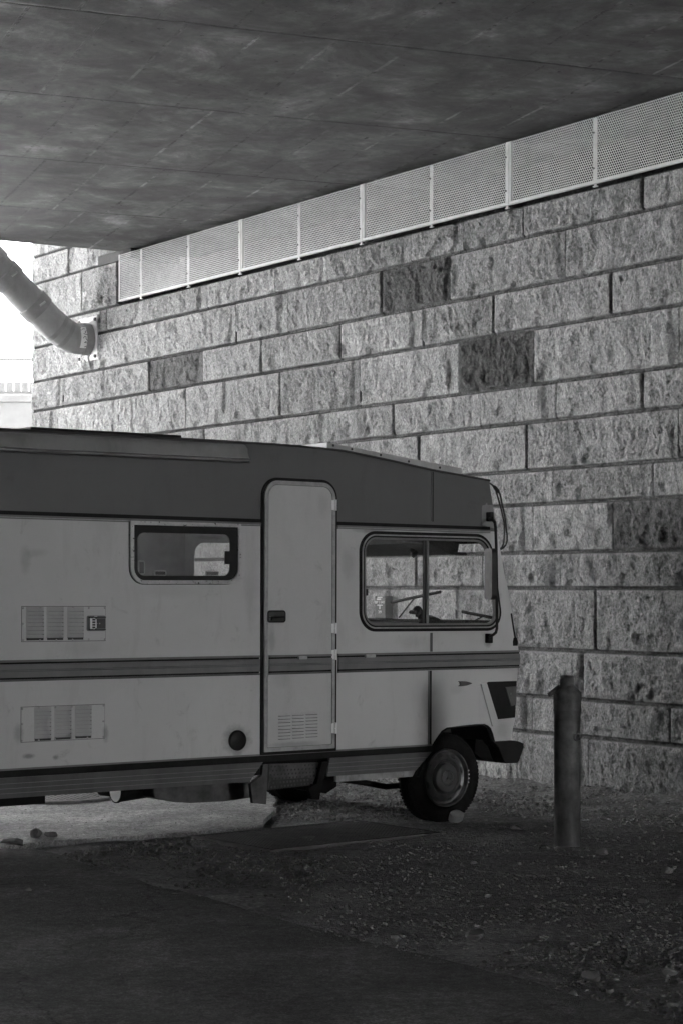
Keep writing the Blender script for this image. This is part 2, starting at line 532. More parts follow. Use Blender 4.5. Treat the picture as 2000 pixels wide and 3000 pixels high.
# ------------------------------------------------------------------ WALL
LINES = {  # course lines: row at x = 2000
    'a3': 165, 'a2': 291, 'a1': 486, 'a': 592, 'b': 753, 'c': 891, 'd': 1070, 'e': 1190, 'f': 1345,
    'g': 1454.5, 'h': 1609.5, 'i': 1723, 'j': 1919, 'k': 2070, 'l': 2185}
LZ = {k: WALL.uz(2000, v)[1] for k, v in LINES.items()}
LZ['base'] = -.12
LZ['top'] = LZ['a3'] + .42
LZ['top2'] = LZ['top'] + .36
ws = lambda x, y: WALL.uz(x, y)[0]
SL = ws(97, 960)           # left corner of the wall
SV = ws(349, 840)          # left end of the perforated panels
SR = ws(2000, 1000)
SEND = SR + 2.6
COURSES = [  # (lower line, upper line, left, right, joints px)
    ('top', 'top2', SL, SV, [(150, 690), (260, 690)]),
    ('a3', 'top', SL, SV, [(143, 740), (262, 730)]),
    ('a2', 'a3', SL, SV, [(205, 769)]),
    ('a1', 'a2', SL, SV, [(145, 867), (245.5, 867)]),
    ('a', 'a1', SL, SEND, [(198, 960), (318, 933), (420, 917), (609, 868), (807.6, 823), (958.5, 787.5), (1205, 725), (1359, 690), (1533, 645), (1885, 561)]),
    ('b', 'a', SL, SEND, [(147, 1064), (290, 1045), (481, 992), (691.5, 953), (844.6, 917), (1122, 854), (1320, 815), (1657, 748)]),
    ('c', 'b', SL, SEND, [(185, 1153), (312.5, 1126), (442, 1108), (598, 1077), (769.6, 1046), (1002, 1002), (1238, 957), (1449.6, 922), (1793, 860)]),
    ('d', 'c', SL, SEND, [(167, 1225), (348, 1216), (549, 1193), (677, 1180), (825, 1153), (1055, 1122), (1344.6, 1074), (1565.6, 1047), (1990, 985)]),
    ('e', 'd', SL, SEND, [(150, 1330), (300, 1315), (450, 1300), (602, 1274), (740.6, 1270), (964, 1252), (1156, 1229), (1408, 1199), (1629, 1177), (1885, 1141)]),
    ('f', 'e', SL, SEND, [(190, 1400), (370, 1390), (560, 1380), (720, 1360), (880, 1340), (1041, 1305), (1231, 1300), (1545, 1307), (1989, 1273)]),
    ('g', 'f', SL, SEND, [(170, 1500), (330, 1500), (500, 1490), (690, 1480), (880, 1470), (1080, 1460), (1340, 1450), (1620, 1422), (1913, 1407)]),
    ('h', 'g', SL, SEND, [(200, 1600), (380, 1600), (560, 1600), (760, 1600), (930, 1600), (1091, 1600), (1282, 1590), (1562, 1548), (1796, 1540)]),
    ('i', 'h', SL, SEND, [(180, 1680), (340, 1680), (520, 1680), (700, 1680), (960, 1680), (1222, 1666), (1414, 1666), (1644, 1667)]),
    ('j', 'i', SL, SEND, [(200, 1800), (380, 1800), (600, 1800), (800, 1800), (980, 1800), (1166, 1765), (1356, 1765), (1748, 1812)]),
    ('k', 'j', SL, SEND, [(180, 1950), (340, 1950), (520, 1950), (700, 1950), (900, 1950), (1100, 1950), (1330, 1950), (1710, 1972)]),
    ('l', 'k', SL, SEND, [(200, 2080), (380, 2080), (600, 2080), (800, 2080), (1000, 2080), (1250, 2080), (1559, 2091), (1962, 2125)]),
    ('base', 'l', SL, SEND, [(180, 2200), (340, 2200), (520, 2200), (700, 2200), (900, 2200), (1100, 2200), (1300, 2200), (1515, 2213), (1725, 2240)]),
]
DARK = [(520, 1090, .40), (1220, 840, .36), (1455, 1070, .34), (1900, 1540, .44)]
DARKS = [(WALL.uz(x, y), t) for x, y, t in DARK]
PITTED = [WALL.uz(450, 1200), WALL.uz(270, 770)]

def build_wall():
    V = []; Fq = []; T = []; base = 0
    rnd = np.random.default_rng(5)
    for lo, hi, sa, sb, js in COURSES:
        z0, z1 = LZ[lo], LZ[hi]
        cuts = [sa] + [ws(x, y) for x, y in js] + [sb]
        if sb == SEND:      # split what runs out of the picture on the right
            last = cuts[-2]
            extra = []
            p = last + rnd.uniform(1.0, 1.5)
            while p < SEND - .5:
                extra.append(p); p += rnd.uniform(.8, 1.4)
            cuts = cuts[:-1] + [e for e in extra if e > SR + .1] + [sb]
        for s0, s1 in zip(cuts[:-1], cuts[1:]):
            if s1 - s0 < .05: continue
            j = .0135; e = .009
            res = .0120
            def axis(a, b):
                n = max(3, int((b - a - 2 * (j + e)) / res))
                return np.concatenate([[a, a + j], np.linspace(a + j + e, b - j - e, n), [b - j, b]])
            xs = axis(s0, s1); zs = axis(z0, z1)
            X, Zz = np.meshgrid(xs, zs, indexing='ij')
            ox, oz = rnd.uniform(0, 200, 2)
            # wavering arris
            es = np.minimum(X - s0, s1 - X); ez = np.minimum(Zz - z0, z1 - Zz)
            ed = np.minimum(es, ez)
            pr = np.clip((ed - j) / .045, 0, 1); pr = pr * pr * (3 - 2 * pr)
            low = fbm(X * 2.2 + ox, Zz * 2.6 + oz, 3)
            tilt = rnd.uniform(-.015, .015) * (X - (s0 + s1) / 2) / (s1 - s0) + rnd.uniform(-.012, .012) * (Zz - (z0 + z1) / 2) / (z1 - z0)
            sk = X + rnd.uniform(.1, .4) * Zz
            ch = fbm(sk * 10 + ox, Zz * 7.5 + oz, 5, .76) * 2.0
            fine = fbm(sk * 50 + ox, Zz * 24 + oz, 2)
            rough = rnd.uniform(.75, 1.25)
            facet = fbm(X * 5 + oz, Zz * 4 + ox, 2)
            facet = np.sign(facet) * np.abs(facet) ** .6
            d = .016 + rnd.uniform(0, .012) + pr * (.050 * low + tilt + .018 * facet + rough * (.036 * ch + .014 * fine))
            # quarrying scars: slanted break near the right end, chips along lower edge
            if rnd.random() < .62 and s1 - s0 > .35:
                wsr = rnd.uniform(.05, .16)
                edge = s1 - wsr - .10 * (fbm(Zz * 3 + ox, Zz * 0 + oz, 3) + .15)
                cut = np.clip(X - edge, 0, None)
                d = d - np.minimum(cut * rnd.uniform(.35, .8), .055) - .008 * np.clip(cut / .015, 0, 1)
            for _ in range(rnd.integers(1, 6)):
                cx = rnd.uniform(s0 + .05, s1 - .05); czz = z0 + rnd.uniform(.0, .12); rr = rnd.uniform(.05, .12)
                q = np.sqrt(((X - cx) / rr) ** 2 + ((Zz - czz) / (rr * .7)) ** 2) + .5 * fbm(X * 12 + ox, Zz * 12, 2)
                d = d - .034 * np.clip((1.0 - q) * 2.5, 0, 1)
            if any(s0 < p[0] < s1 and z0 < p[1] < z1 for p in PITTED):
                pit = np.clip(fbm(X * 30 + ox, Zz * 14 + oz, 2) - .08, 0, 1)
                d = d * .6 - pit * .10
            d = np.maximum(d, -.003)
            Y = -d
            mort = ed < j + 1e-4
            mdep = rnd.uniform(.010, .020)
            Y = np.where(mort, mdep + .004 * fbm(X * 9, Zz * 9, 2), Y)
            Y[0, :] = .022; Y[-1, :] = .022; Y[:, 0] = .022; Y[:, -1] = .022
            # outer end of the wall: quoins keep flat
            tone = rnd.uniform(.36, .48)
            for p, t in DARKS:
                if s0 < p[0] < s1 and z0 < p[1] < z1: tone *= t
            mt = np.where(mort, .15 if (s0 + s1) / 2 > ws(900, 1000) else .07, tone)
            nx, nz = X.shape
            V.append(np.stack([X, Y, Zz], -1).reshape(-1, 3)); T.append(mt.reshape(-1))
            idx = np.arange(nx * nz).reshape(nx, nz) + base
            q = np.stack([idx[:-1, :-1], idx[1:, :-1], idx[1:, 1:], idx[:-1, 1:]], -1).reshape(-1, 4)
            Fq.append(q); base += nx * nz
    # rest of the abutment: return face at the left end, plain continuation on the right, seat below the deck
    def quad(ps, t=.30):
        nonlocal base
        V.append(np.array(ps, float)); T.append(np.full(4, t)); Fq.append(np.arange(4)[None] + base); base += 4
    zt = LZ['top2']
    quad([(SL, .0225, -.2), (SEND + 28, .0225, -.2), (SEND + 28, .0225, LZ['a1'] - .005), (SL, .0225, LZ['a1'] - .005)], .15)
    quad([(SL, .0225, LZ['a1']), (SV, .0225, LZ['a1']), (SV, .0225, zt), (SL, .0225, zt)], .15)
    quad([(SL, 0.01, -.2), (SL, .01, zt), (SL, 8, zt), (SL, 8, -.2)])
    quad([(SL, .01, zt), (SV, .01, zt), (SV, 8, zt), (SL, 8, zt)])
    quad([(SV, .01, LZ['a1'] - .01), (SV, .01, zt), (SV, .9, zt), (SV, .9, LZ['a1'] - .01)])
    quad([(SV, .01, LZ['a1'] - .004), (SV, .9, LZ['a1'] - .004), (SEND + 28, .9, LZ['a1'] - .004), (SEND + 28, .01, LZ['a1'] - .004)], .04)  # ledge behind the panels: shade put into a near-black tone
    quad([(SV, .9, LZ['a1'] - .01), (SV, .9, zt + .5), (SEND + 28, .9, zt + .5), (SEND + 28, .9, LZ['a1'] - .01)], .03)  # back of the recess, its shade painted near black as well
    quad([(SEND, -.01, -.2), (SEND + 28, -.01, -.2), (SEND + 28, -.01, LZ['a1']), (SEND, -.01, LZ['a1'])])
    V_ = np.concatenate(V); F_ = np.concatenate(Fq); T_ = np.concatenate(T)
    me = bpy.data.meshes.new('stone_wall')
    me.vertices.add(len(V_)); me.vertices.foreach_set('co', V_.astype(np.float32).reshape(-1))
    me.loops.add(F_.size); me.loops.foreach_set('vertex_index', F_.astype(np.int32).reshape(-1))
    me.polygons.add(len(F_))
    me.polygons.foreach_set('loop_start', np.arange(0, F_.size, 4, dtype=np.int32))
    me.update(calc_edges=True)
    at = me.attributes.new('tone', 'FLOAT', 'POINT'); at.data.foreach_set('value', T_.astype(np.float32))
    me.polygons.foreach_set('use_smooth', np.ones(len(F_), dtype=bool))
    me.materials.append(MT['stone']); me.validate()
    o = bpy.data.objects.new('stone_wall', me); COL.objects.link(o)
    o.matrix_world = WALL.M
    tag(o, 'tall wall of rough grey granite blocks carrying the concrete bridge', 'wall')
    return o
build_wall()

# ------------------------------------------------------------------ perforated panels
PX = [349, 707, 1062, 1490]
PZ0 = WALL.uz(1800, (890 - .2545 * (1800 - 355)))[1]
PZ1 = WALL.uz(1800, (751.4 - .2964 * (1800 - 350)))[1]
YP = -.11
def panel_s(x): return WALL.uz(x, 650 if x < 1200 else 500, YP)[0]
PZ0 = WALL.uz(1300, 646.5, YP)[1]; PZ1 = WALL.uz(1300, 470.5, YP)[1]
edges = [panel_s(x) for x in PX]
wd_ = (edges[3] - edges[2])
edges += [edges[3] + wd_, edges[3] + 2 * wd_]
MIDS = [[413, 551], [875], [1261], [1740], []]
PNAMES = ['shortest perforated white metal panel at the far left end above the wall',
          'perforated white metal panel second from the left above the wall',
          'perforated white metal panel third from the left above the wall',
          'nearest perforated white metal panel, running out at the right edge of the photo',
          'last perforated white metal panel, just past the right edge of the photo']
def perf_panel(i):
    s0, s1 = edges[i] + .004, edges[i + 1] - .004
    e = empty('perforated_panel', WALL.M @ Matrix.Translation((s0, YP, PZ0)))
    tag(e, PNAMES[i], 'vent panel', 'perforated metal panels along the top of the wall')
    L, H = s1 - s0, PZ1 - PZ0
    p = .0237; r = p * .40; rh = p * .8660254
    x0, x1 = .022, L - .030
    z0 = .020
    rows = int((H - z0) / rh) + 1
    V = []; Q = []; b0 = 0
    cc = np.arange(int((x1 - x0) / p))
    ca = [(math.cos(R(30 * k)), math.sin(R(30 * k))) for k in range(12)]
    hexr = p / math.sqrt(3)
    outer = []
    for k in range(12):
        a = 30 * k
        rad = p / 2 if k % 2 == 0 else hexr
        outer.append((rad * math.cos(R(a)), rad * math.sin(R(a))))
    ring = np.array(outer + [(r * a, r * b_) for a, b_ in ca])
    q = np.array([(k, (k + 1) % 12, 12 + (k + 1) % 12, 12 + k) for k in range(12)])
    for j in range(rows):
        zc = z0 + (j + .5) * rh
        if zc > H + .004: break
        xx = x0 + p * .5 + cc * p + (p / 2 if j % 2 else 0)
        xx = xx[xx < x1 - p * .4]
        C = np.stack([xx, np.full_like(xx, zc)], -1)
        pts = (C[:, None, :] + ring[None]).reshape(-1, 2)
        pts[:, 1] = np.minimum(pts[:, 1], H)
        V.append(np.stack([pts[:, 0], np.zeros(len(pts)), pts[:, 1]], -1))
        Q.append((np.arange(len(xx))[:, None, None] * 24 + q[None] + b0).reshape(-1, 4)); b0 += len(pts)
    Vv = np.concatenate(V); Qq = np.concatenate(Q)
    me = bpy.data.meshes.new('perforated_sheet')
    me.from_pydata(Vv.tolist(), [], Qq.tolist()); me.materials.append(MT['galv'])
    o = bpy.data.objects.new('perforated_sheet', me); COL.objects.link(o); o.parent = e
    fr = MB()
    fr.box(0, L, -.004, .002, 0, .024)
    fr.box(0, L, .0025, .035, 0, .004)
    fr.box(0, .024, -.0035, .0025, .024, H)
    fr.box(L - .034, L, -.0055, .0025, .024, H)
    fr.box(L - .006, L, .003, .05, .004, H)
    fr.build('panel_frame', MT['galv'], e)
    mids = [WALL.uz(x, 600, YP)[0] - s0 for x in MIDS[i]] or [L * .5]
    for x in mids + [L - .03]:
        br = MB()
        br.box(x - .022, x + .022, .004, .010, .0, H - .01)
        br.box(x - .022, x + .022, .0, .02, -.030, -.022)
        br.box(x - .012, x + .012, .004, .012, -.022, -.002)
        br.build('bracket', MT['galv'], e)
        bo = MB()
        for zz in (.12, H - .13):
            bo.lathe([(.009, 0), (.009, .006), (.004, .008)], Matrix.Translation((x, -.006, zz)) @ Matrix.Rotation(R(90), 4, 'X'), 8)
        bo.build_each('bolt', MT['iron'], e)
for i in range(5): perf_panel(i)

# ------------------------------------------------------------------ BRIDGE DECK
HD = 5.62
def soffit(x, y): 
    t = (HD - EYE) / ((HY - y) / F); r = ray(x, y)
    return Vector((r.x * t, t, HD))
pA, pB = soffit(0, 705), soffit(312, 733)
da = (pB - pA).normalized()
# formwork lines direction (average of the other lines)
q0, q1 = soffit(0, 268), soffit(1531, 414)
db = (q1 - q0).normalized()
ang = math.atan2(db.y, db.x)
rowsY = []
MD = Matrix.Translation(soffit(0, 603)) @ Matrix.Rotation(ang, 4, 'Z')
MDI = MD.inverted()
ly = [(MDI @ soffit(0, y)).y for y in (6, 268, 463, 603)]
RH = -(ly[0]) / 3.0
BW = .56
print('deck angle', math.degrees(ang), 'rows', ly, 'RH', RH, 'edge ang', math.degrees(math.atan2(da.y, da.x)))
MT['soffit'] = concrete_deck_mat(ang, 0)
def build_deck():
    mb = MB()
    far = (MDI @ pA).y
    fL, fR = MDI @ (pA - da * 40), MDI @ (pB + da * 14)
    nearY = NEAR_EDGE
    # lower face + thickness
    ps = [(fL.x, fL.y), (fR.x, fR.y), (60, nearY), (-60, nearY)]
    lo = [(x, y, 0) for x, y in ps]; hi = [(x, y, .9) for x, y in ps]
    mb.add(lo + hi, [(0, 1, 2, 3), (7, 6, 5, 4), (0, 4, 5, 1), (1, 5, 6, 2), (2, 6, 7, 3), (3, 7, 4, 0)])
    o = mb.build('bridge_deck', MT['soffit'])
    o.matrix_world = MD
    tag(o, 'concrete bridge deck overhead with board marks on its underside', 'bridge')
NEAR_EDGE = -34.0
build_deck()
def sky_blocker_deck():
    n_ = Vector((-da.y, da.x, 0)); m = MB()
    a, b_ = pB + da * 16, pA - da * 45
    q = [a - n_ * 10, b_ - n_ * 10, b_ + n_ * 24.0, a + n_ * 24.0]
    lo = [(p.x, p.y, 10.7) for p in q]; hi = [(p.x, p.y, 12.0) for p in q]
    m.add(lo + hi, [(3, 2, 1, 0), (4, 5, 6, 7), (0, 1, 5, 4), (1, 2, 6, 5), (2, 3, 7, 6), (3, 0, 4, 7)])
    o = m.build('bridge_deck', simple('blocker_concrete', .16, .9, var=.15, scale=1))  # added unseen slab, keeps sky off the left end of the wall
    tag(o, 'added deck slab above the first, out of view, blocking sky from the wall', 'bridge')
sky_blocker_deck()
def light_blockers():
    a = W0 - ywall * OPP
    m = MB(); m.box(-42, 75, -.6, 0, -.2, HD - .004)
    o = m.build('light_blocker_wall', simple('dark_concrete', .07, .9, var=.2, scale=1))  # added unseen wall, closes off light from the left and rear
    o.matrix_world = Matrix.Translation(a) @ WALL.M.to_3x3().to_4x4()
    tag(o, 'added plain wall out of view opposite the stone wall, shutting out side light', 'wall')
    m = MB(); m.box(22, 22.8, -OPP + .01, -3.8, -.2, HD - .004)
    o = m.build('light_blocker_pier', simple('rear_blocker_concrete', .10, .9, var=.2, scale=1))  # added unseen wall, narrows the opening for rear light
    o.matrix_world = WALL.M
    tag(o, 'added blocking wall well behind the viewer, narrowing the light from the rear', 'pier')
OPP = 30.0
light_blockers()
# bearing block in the corner under the deck edge
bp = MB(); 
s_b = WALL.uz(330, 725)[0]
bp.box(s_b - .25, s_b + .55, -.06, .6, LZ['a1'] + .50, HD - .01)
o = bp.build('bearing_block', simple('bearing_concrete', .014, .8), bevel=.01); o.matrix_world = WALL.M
tag(o, 'small dark bearing block between the wall top and the deck edge', 'bearing')

# ------------------------------------------------------------------ GROUND
def build_ground():
    mb = MB()
    L = 700
    mb.add([(-L, -200, -.09), (L, -200, -.09), (L, L, -.09), (-L, L, -.09)], [(0, 1, 2, 3)])
    o = mb.build('ground', MT['dirt']); tag(o, kind='structure')
    xs = np.arange(-9, 9.01, .05); ys = np.arange(4.5, 27.01, .055)
    X, Y = np.meshgrid(xs, ys, indexing='ij')
    rut = .012 * np.sin((Y * .97 - X * .24) * 5.0 + 2 * fbm(X * .7, Y * .7, 2))
    Z = -.022 + .030 * fbm(X * .9, Y * .9, 3) + .035 * fbm(X * 4.5, Y * 4.5, 3) + rut * np.clip(fbm(X * .5 + 4, Y * .5, 2) * 4, 0, 1)
    # heap of rubble along the wall foot
    P = np.stack([X, Y], -1).reshape(-1, 2) - np.array([W0.x, W0.y])
    dw = (-(P @ np.array([ywall.x, ywall.y]))).reshape(X.shape)
    Z = Z + .07 * np.clip(1 - np.abs(dw) / .55, 0, 1) ** 1.5 * (1 + 1.2 * fbm(X * 3, Y * 3, 3))
    Z = np.where((np.abs(X) > 8.9) | (Y > 26.9) | (Y < 4.56), -.10, Z)
    v = np.stack([X, Y, Z], -1).reshape(-1, 3)
    nx, ny = X.shape
    idx = np.arange(nx * ny).reshape(nx, ny)
    q = np.stack([idx[:-1, :-1], idx[1:, :-1], idx[1:, 1:], idx[:-1, 1:]], -1).reshape(-1, 4)
    me = bpy.data.meshes.new('dirt_ground'); me.from_pydata(v.tolist(), [], q.tolist()); me.materials.append(MT['dirt'])
    me.polygons.foreach_set('use_smooth', [True] * len(me.polygons))
    g = bpy.data.objects.new('dirt_ground', me); COL.objects.link(g); tag(g, kind='structure')
    return g
GR = build_ground()

def bounce_ground():
    m = MB()
    m.add([(x, y, -.075) for x, y in ((-18, 12.0), (-16, 30), (-24, 70), (-120, 70), (-120, -60), (-40, -40), (-22.5, 9.8))], [tuple(range(7))])
    o = m.build('bounce_ground', simple('bounce_pale', .72, .9, var=.15, scale=1.2)); tag(o, kind='structure')  # added pale reflector out of view, bounces sunlight under the deck
bounce_ground()

def ragged(pts, amp=.05, step=.12, seed=0, closed_from=None):
    out = []
    n = len(pts)
    for i in range(n):
        a, b = Vector(pts[i][:2]), Vector(pts[(i + 1) % n][:2])
        L = (b - a).length
        k = 1 if L > 6 else max(1, int(L / step))
        t = (b - a).normalized(); nn = Vector((-t.y, t.x))
        for j in range(k):
            p = a + (b - a) * j / k
            d = float(fbm(np.array([p.x * 2.2 + seed]), np.array([p.y * 2.2]), 4)[0]) * amp * 2
            out.append(p + nn * d)
    return out
def slab(name, pts, top, mat, seed):
    ps = ragged(pts, .07, .07, seed)
    tris = tessellate_polygon([[Vector((p.x, p.y, 0)) for p in ps]])
    n = len(ps); mb = MB()
    cen = [(p.x, p.y, top + .006 * float(fbm(np.array([p.x]), np.array([p.y]), 2)[0])) for p in ps]
    low = []
    for i, p in enumerate(ps):
        low.append((p.x, p.y, -.12))
    fs = [tuple(t) for t in tris] + [(i, (i + 1) % n, n + (i + 1) % n, n + i) for i in range(n)]
    mb.add(cen + low, fs)
    o = mb.build(name, mat); tag(o, kind='structure'); return o
pxA = [(-300, 2492), (0, 2487), (110, 2490), (190, 2512), (330, 2556), (480, 2600), (620, 2628), (800, 2690), (1000, 2735), (1200, 2792), (1500, 2866), (1750, 2926), (2000, 2990), (2200, 3040)]
ptsA = [ground(x, y, .012) for x, y in pxA] + [Vector((6, -1, 0)), Vector((6, -30, 0)), Vector((-40, -30, 0)), Vector((-40, 10.8, 0))]
slab('asphalt_road', ptsA, .012, MT['asphalt'], 3)
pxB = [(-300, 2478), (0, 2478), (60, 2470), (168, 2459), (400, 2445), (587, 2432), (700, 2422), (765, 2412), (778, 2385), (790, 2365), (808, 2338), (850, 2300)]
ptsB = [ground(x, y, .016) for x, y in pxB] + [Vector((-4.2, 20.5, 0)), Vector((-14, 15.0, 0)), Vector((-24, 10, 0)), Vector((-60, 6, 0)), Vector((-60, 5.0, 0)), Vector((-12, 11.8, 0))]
slab('asphalt_pavement', ptsB, .010, MT['asphalt_pale'], 8)

def inside(p, poly):
    c = False; n = len(poly)
    for i in range(n):
        a, b = poly[i], poly[i - 1]
        if (a[1] > p[1]) != (b[1] > p[1]) and p[0] < (b[0] - a[0]) * (p[1] - a[1]) / (b[1] - a[1]) + a[0]: c = not c
    return c

# base stones
def ico(sub):
    bm = bmesh.new(); bmesh.ops.create_icosphere(bm, subdivisions=sub, radius=1)
    v = np.array([x.co[:] for x in bm.verts]); f = np.array([[q.index for q in fc.verts] for fc in bm.faces]); bm.free()
    return v, f
I1, I2 = ico(1), ico(2)
from mathutils.bvhtree import BVHTree
GB = BVHTree.FromPolygons([v.co[:] for v in GR.data.vertices], [p.vertices[:] for p in GR.data.polygons])
def gz(x, y):
    h = GB.ray_cast(Vector((x, y, 3)), Vector((0, 0, -1)))
    return h[0].z if h[0] else -.03

def stone_shape(base, rnd, flat=(.5, .85)):
    v = base[0].copy()
    sc = np.array([rnd.uniform(.75, 1.3), rnd.uniform(.65, 1.1), rnd.uniform(*flat)])
    k = v @ rnd.normal(size=(3, 4))
    v = v * (1 + .16 * np.sin(k * 2.2).sum(1, keepdims=True) / 2 + rnd.normal(size=(len(v), 1)) * .05)
    # flatten a few facets
    for _ in range(4):
        n = rnd.normal(size=3); n /= np.linalg.norm(n); c = rnd.uniform(.6, .85)
        dd = v @ n; v = v - np.outer(np.clip(dd - c, 0, None), n)
    v = v * sc
    a = rnd.uniform(0, 6.28); ca, sa = math.cos(a), math.sin(a)
    return v @ np.array([[ca, sa, 0], [-sa, ca, 0], [0, 0, 1]])

polyA = [(p.x, p.y) for p in ptsA]; polyB = [(p.x, p.y) for p in ptsB]
def build_gravel():
    rnd = np.random.default_rng(21)
    zones = [  # px polygon, count per m2, size range, tone
        ([(330, 2462), (600, 2436), (800, 2485), (1000, 2500), (900, 2640), (620, 2615), (330, 2545), (160, 2495)], 360, (.006, .024), .20),
        ([(960, 2700), (1300, 2690), (1700, 2620), (2050, 2640), (2100, 3010), (1750, 2915), (1200, 2780)], 130, (.006, .026), .20),
        ([(1400, 2760), (2050, 2700), (2100, 3010), (1750, 2915), (1400, 2830)], 260, (.006, .022), .20),
        ([(800, 2345), (860, 2290), (1300, 2285), (1400, 2330), (1300, 2400), (790, 2400)], 420, (.007, .026), .30),
        ([(1380, 2300), (1560, 2290), (1900, 2330), (2050, 2350), (2050, 2420), (1600, 2390), (1400, 2370)], 330, (.007, .030), .26),
        ([(900, 2480), (1300, 2410), (2050, 2400), (2080, 2660), (1000, 2720), (800, 2640)], 110, (.005, .022), .19),
        ([(-100, 2480), (900, 2640), (2100, 3010), (1500, 3100), (-100, 3100)], 14, (.003, .010), .26),
        ([(-50, 2340), (780, 2340), (740, 2420), (-50, 2470)], 40, (.003, .009), .26),
        ([(150, 2490), (480, 2590), (800, 2675), (1200, 2775), (1750, 2905), (2050, 2975), (2050, 3010), (1750, 2945), (1200, 2812), (800, 2708), (480, 2620), (150, 2520)], 260, (.004, .016), .24),
        ([(600, 2300), (1500, 2290), (1300, 2260), (700, 2270)], 160, (.008, .03), .26),
    ]
    V = []; Fs = []; T = []; base = 0; cnt = 0
    for px, dens, (r0, r1), tone in zones:
        poly = [(ground(x, y).x, ground(x, y).y) for x, y in px]
        xs = [p[0] for p in poly]; ys = [p[1] for p in poly]
        n = int(5.0 * dens * (max(xs) - min(xs)) * (max(ys) - min(ys)))
        for _ in range(n):
            p = (rnd.uniform(min(xs), max(xs)), rnd.uniform(min(ys), max(ys)))
            if not inside(p, poly): continue
            cl = float(fbm(np.array([p[0] * 1.7]), np.array([p[1] * 1.7]), 3)[0])
            if rnd.random() > .62 + cl * 2.2: continue
            onA = inside(p, polyA); onB = inside(p, polyB)
            r = (r0 + (r1 - r0) * rnd.random() ** 3.4) * .72
            if (onA or onB) and dens > 60 and rnd.random() < .80: continue
            z = .014 if onA else (.012 if onB else gz(*p))
            v = stone_shape(I1, rnd) * r
            v = v + np.array([p[0], p[1], z + r * .22])
            V.append(v); Fs.append(I1[1] + base); base += len(v)
            T.append(np.full(len(v), tone * rnd.uniform(.4, .9) if rnd.random() < .988 else tone * 1.5)); cnt += 1
    V = np.concatenate(V); Fs = np.concatenate(Fs); T = np.concatenate(T)
    me = bpy.data.meshes.new('gravel')
    me.vertices.add(len(V)); me.vertices.foreach_set('co', V.astype(np.float32).reshape(-1))
    me.loops.add(Fs.size); me.loops.foreach_set('vertex_index', Fs.astype(np.int32).reshape(-1))
    me.polygons.add(len(Fs)); me.polygons.foreach_set('loop_start', np.arange(0, Fs.size, 3, dtype=np.int32))
    me.update(calc_edges=True)
    at = me.attributes.new('tone', 'FLOAT', 'POINT'); at.data.foreach_set('value', T.astype(np.float32))
    me.materials.append(MT['pebble']); me.validate()
    o = bpy.data.objects.new('gravel', me); COL.objects.link(o)
    tag(o, 'loose grey gravel strewn over the dirt and along the wall foot', 'gravel', kind='stuff')
    print('gravel', cnt)
build_gravel()

STONES = [  # px centre-bottom, half width px, flatness, tone mat, label
    (1335, 2402, 26, .62, 'smooth rounded stone lying against the front tyre'),
    (1017, 2672, 13, .95, 'pale squarish stone alone on the dirt near the middle of the picture'),
    (1678, 2908, 15, .95, 'pale upright stone on the asphalt edge at lower right'),
    (1395, 2742, 34, .26, 'largest broken flat slab half buried in the gravel strip'),
    (1160, 2748, 18, .5, 'flat oblong stone close to the asphalt edge'),
    (1735, 2862, 32, .35, 'long flat stone in the gravel above the pale upright stone'),
    (1785, 2890, 14, .8, 'pale angular stone right of the long flat stone'),
    (1962, 2852, 22, .6, 'bright stone at the right edge among the gravel heap'),
    (1975, 2930, 24, .5, 'flat grey stone at the lower right edge of the picture'),
    (1600, 2484, 14, .7, 'stone at the foot of the metal standpipe on its left'),
    (1762, 2495, 18, .7, 'dull stone on the dirt just right of the standpipe'),
    (1510, 2425, 20, .5, 'flat stone on the dirt between front tyre and standpipe'),
    (1885, 2636, 17, .5, 'flat stone alone on the dirt at the right'),
    (1428, 2618, 11, .9, 'small pointed stone in the middle of the tyre tracks'),
    (85, 2617, 9, .7, 'small white pebble at the left on the dark asphalt'),
    (510, 2626, 11, .55, 'flat white pebble on the asphalt below the gravel wedge'),
    (1521, 2527, 8, .8, 'small pale pebble on the round sunken patch'),
    (1390, 2523, 12, .5, 'flat pale stone left of the round sunken patch'),
    (1955, 2545, 20, .6, 'dull stone on the dirt near the right edge'),
    (458, 2490, 11, .7, 'rounded stone in the middle of the dark gravel wedge'),
]
rnd = np.random.default_rng(3)
for (x, y, hw, fl, lab) in STONES:
    p = ground(x, y)
    onA = inside((p.x, p.y), polyA)
    z = .012 if onA else gz(p.x, p.y)
    r = hw / F * p.y
    v = stone_shape(I2, rnd, (.95, 1.05))
    v[:, 2] *= fl
    v = v / np.abs(v[:, 0]).max() * r
    me = bpy.data.meshes.new('stone'); me.from_pydata(v.tolist(), [], I2[1].tolist()); me.materials.append(MT['rock'])
    me.polygons.foreach_set('use_smooth', [True] * len(me.polygons)); me.set_sharp_from_angle(angle=R(28))
    o = bpy.data.objects.new('stone', me); COL.objects.link(o)
    o.location = (p.x, p.y + r * .6, z - v[:, 2].min() * .75)
    tag(o, lab, 'stone', 'loose larger stones on the ground')
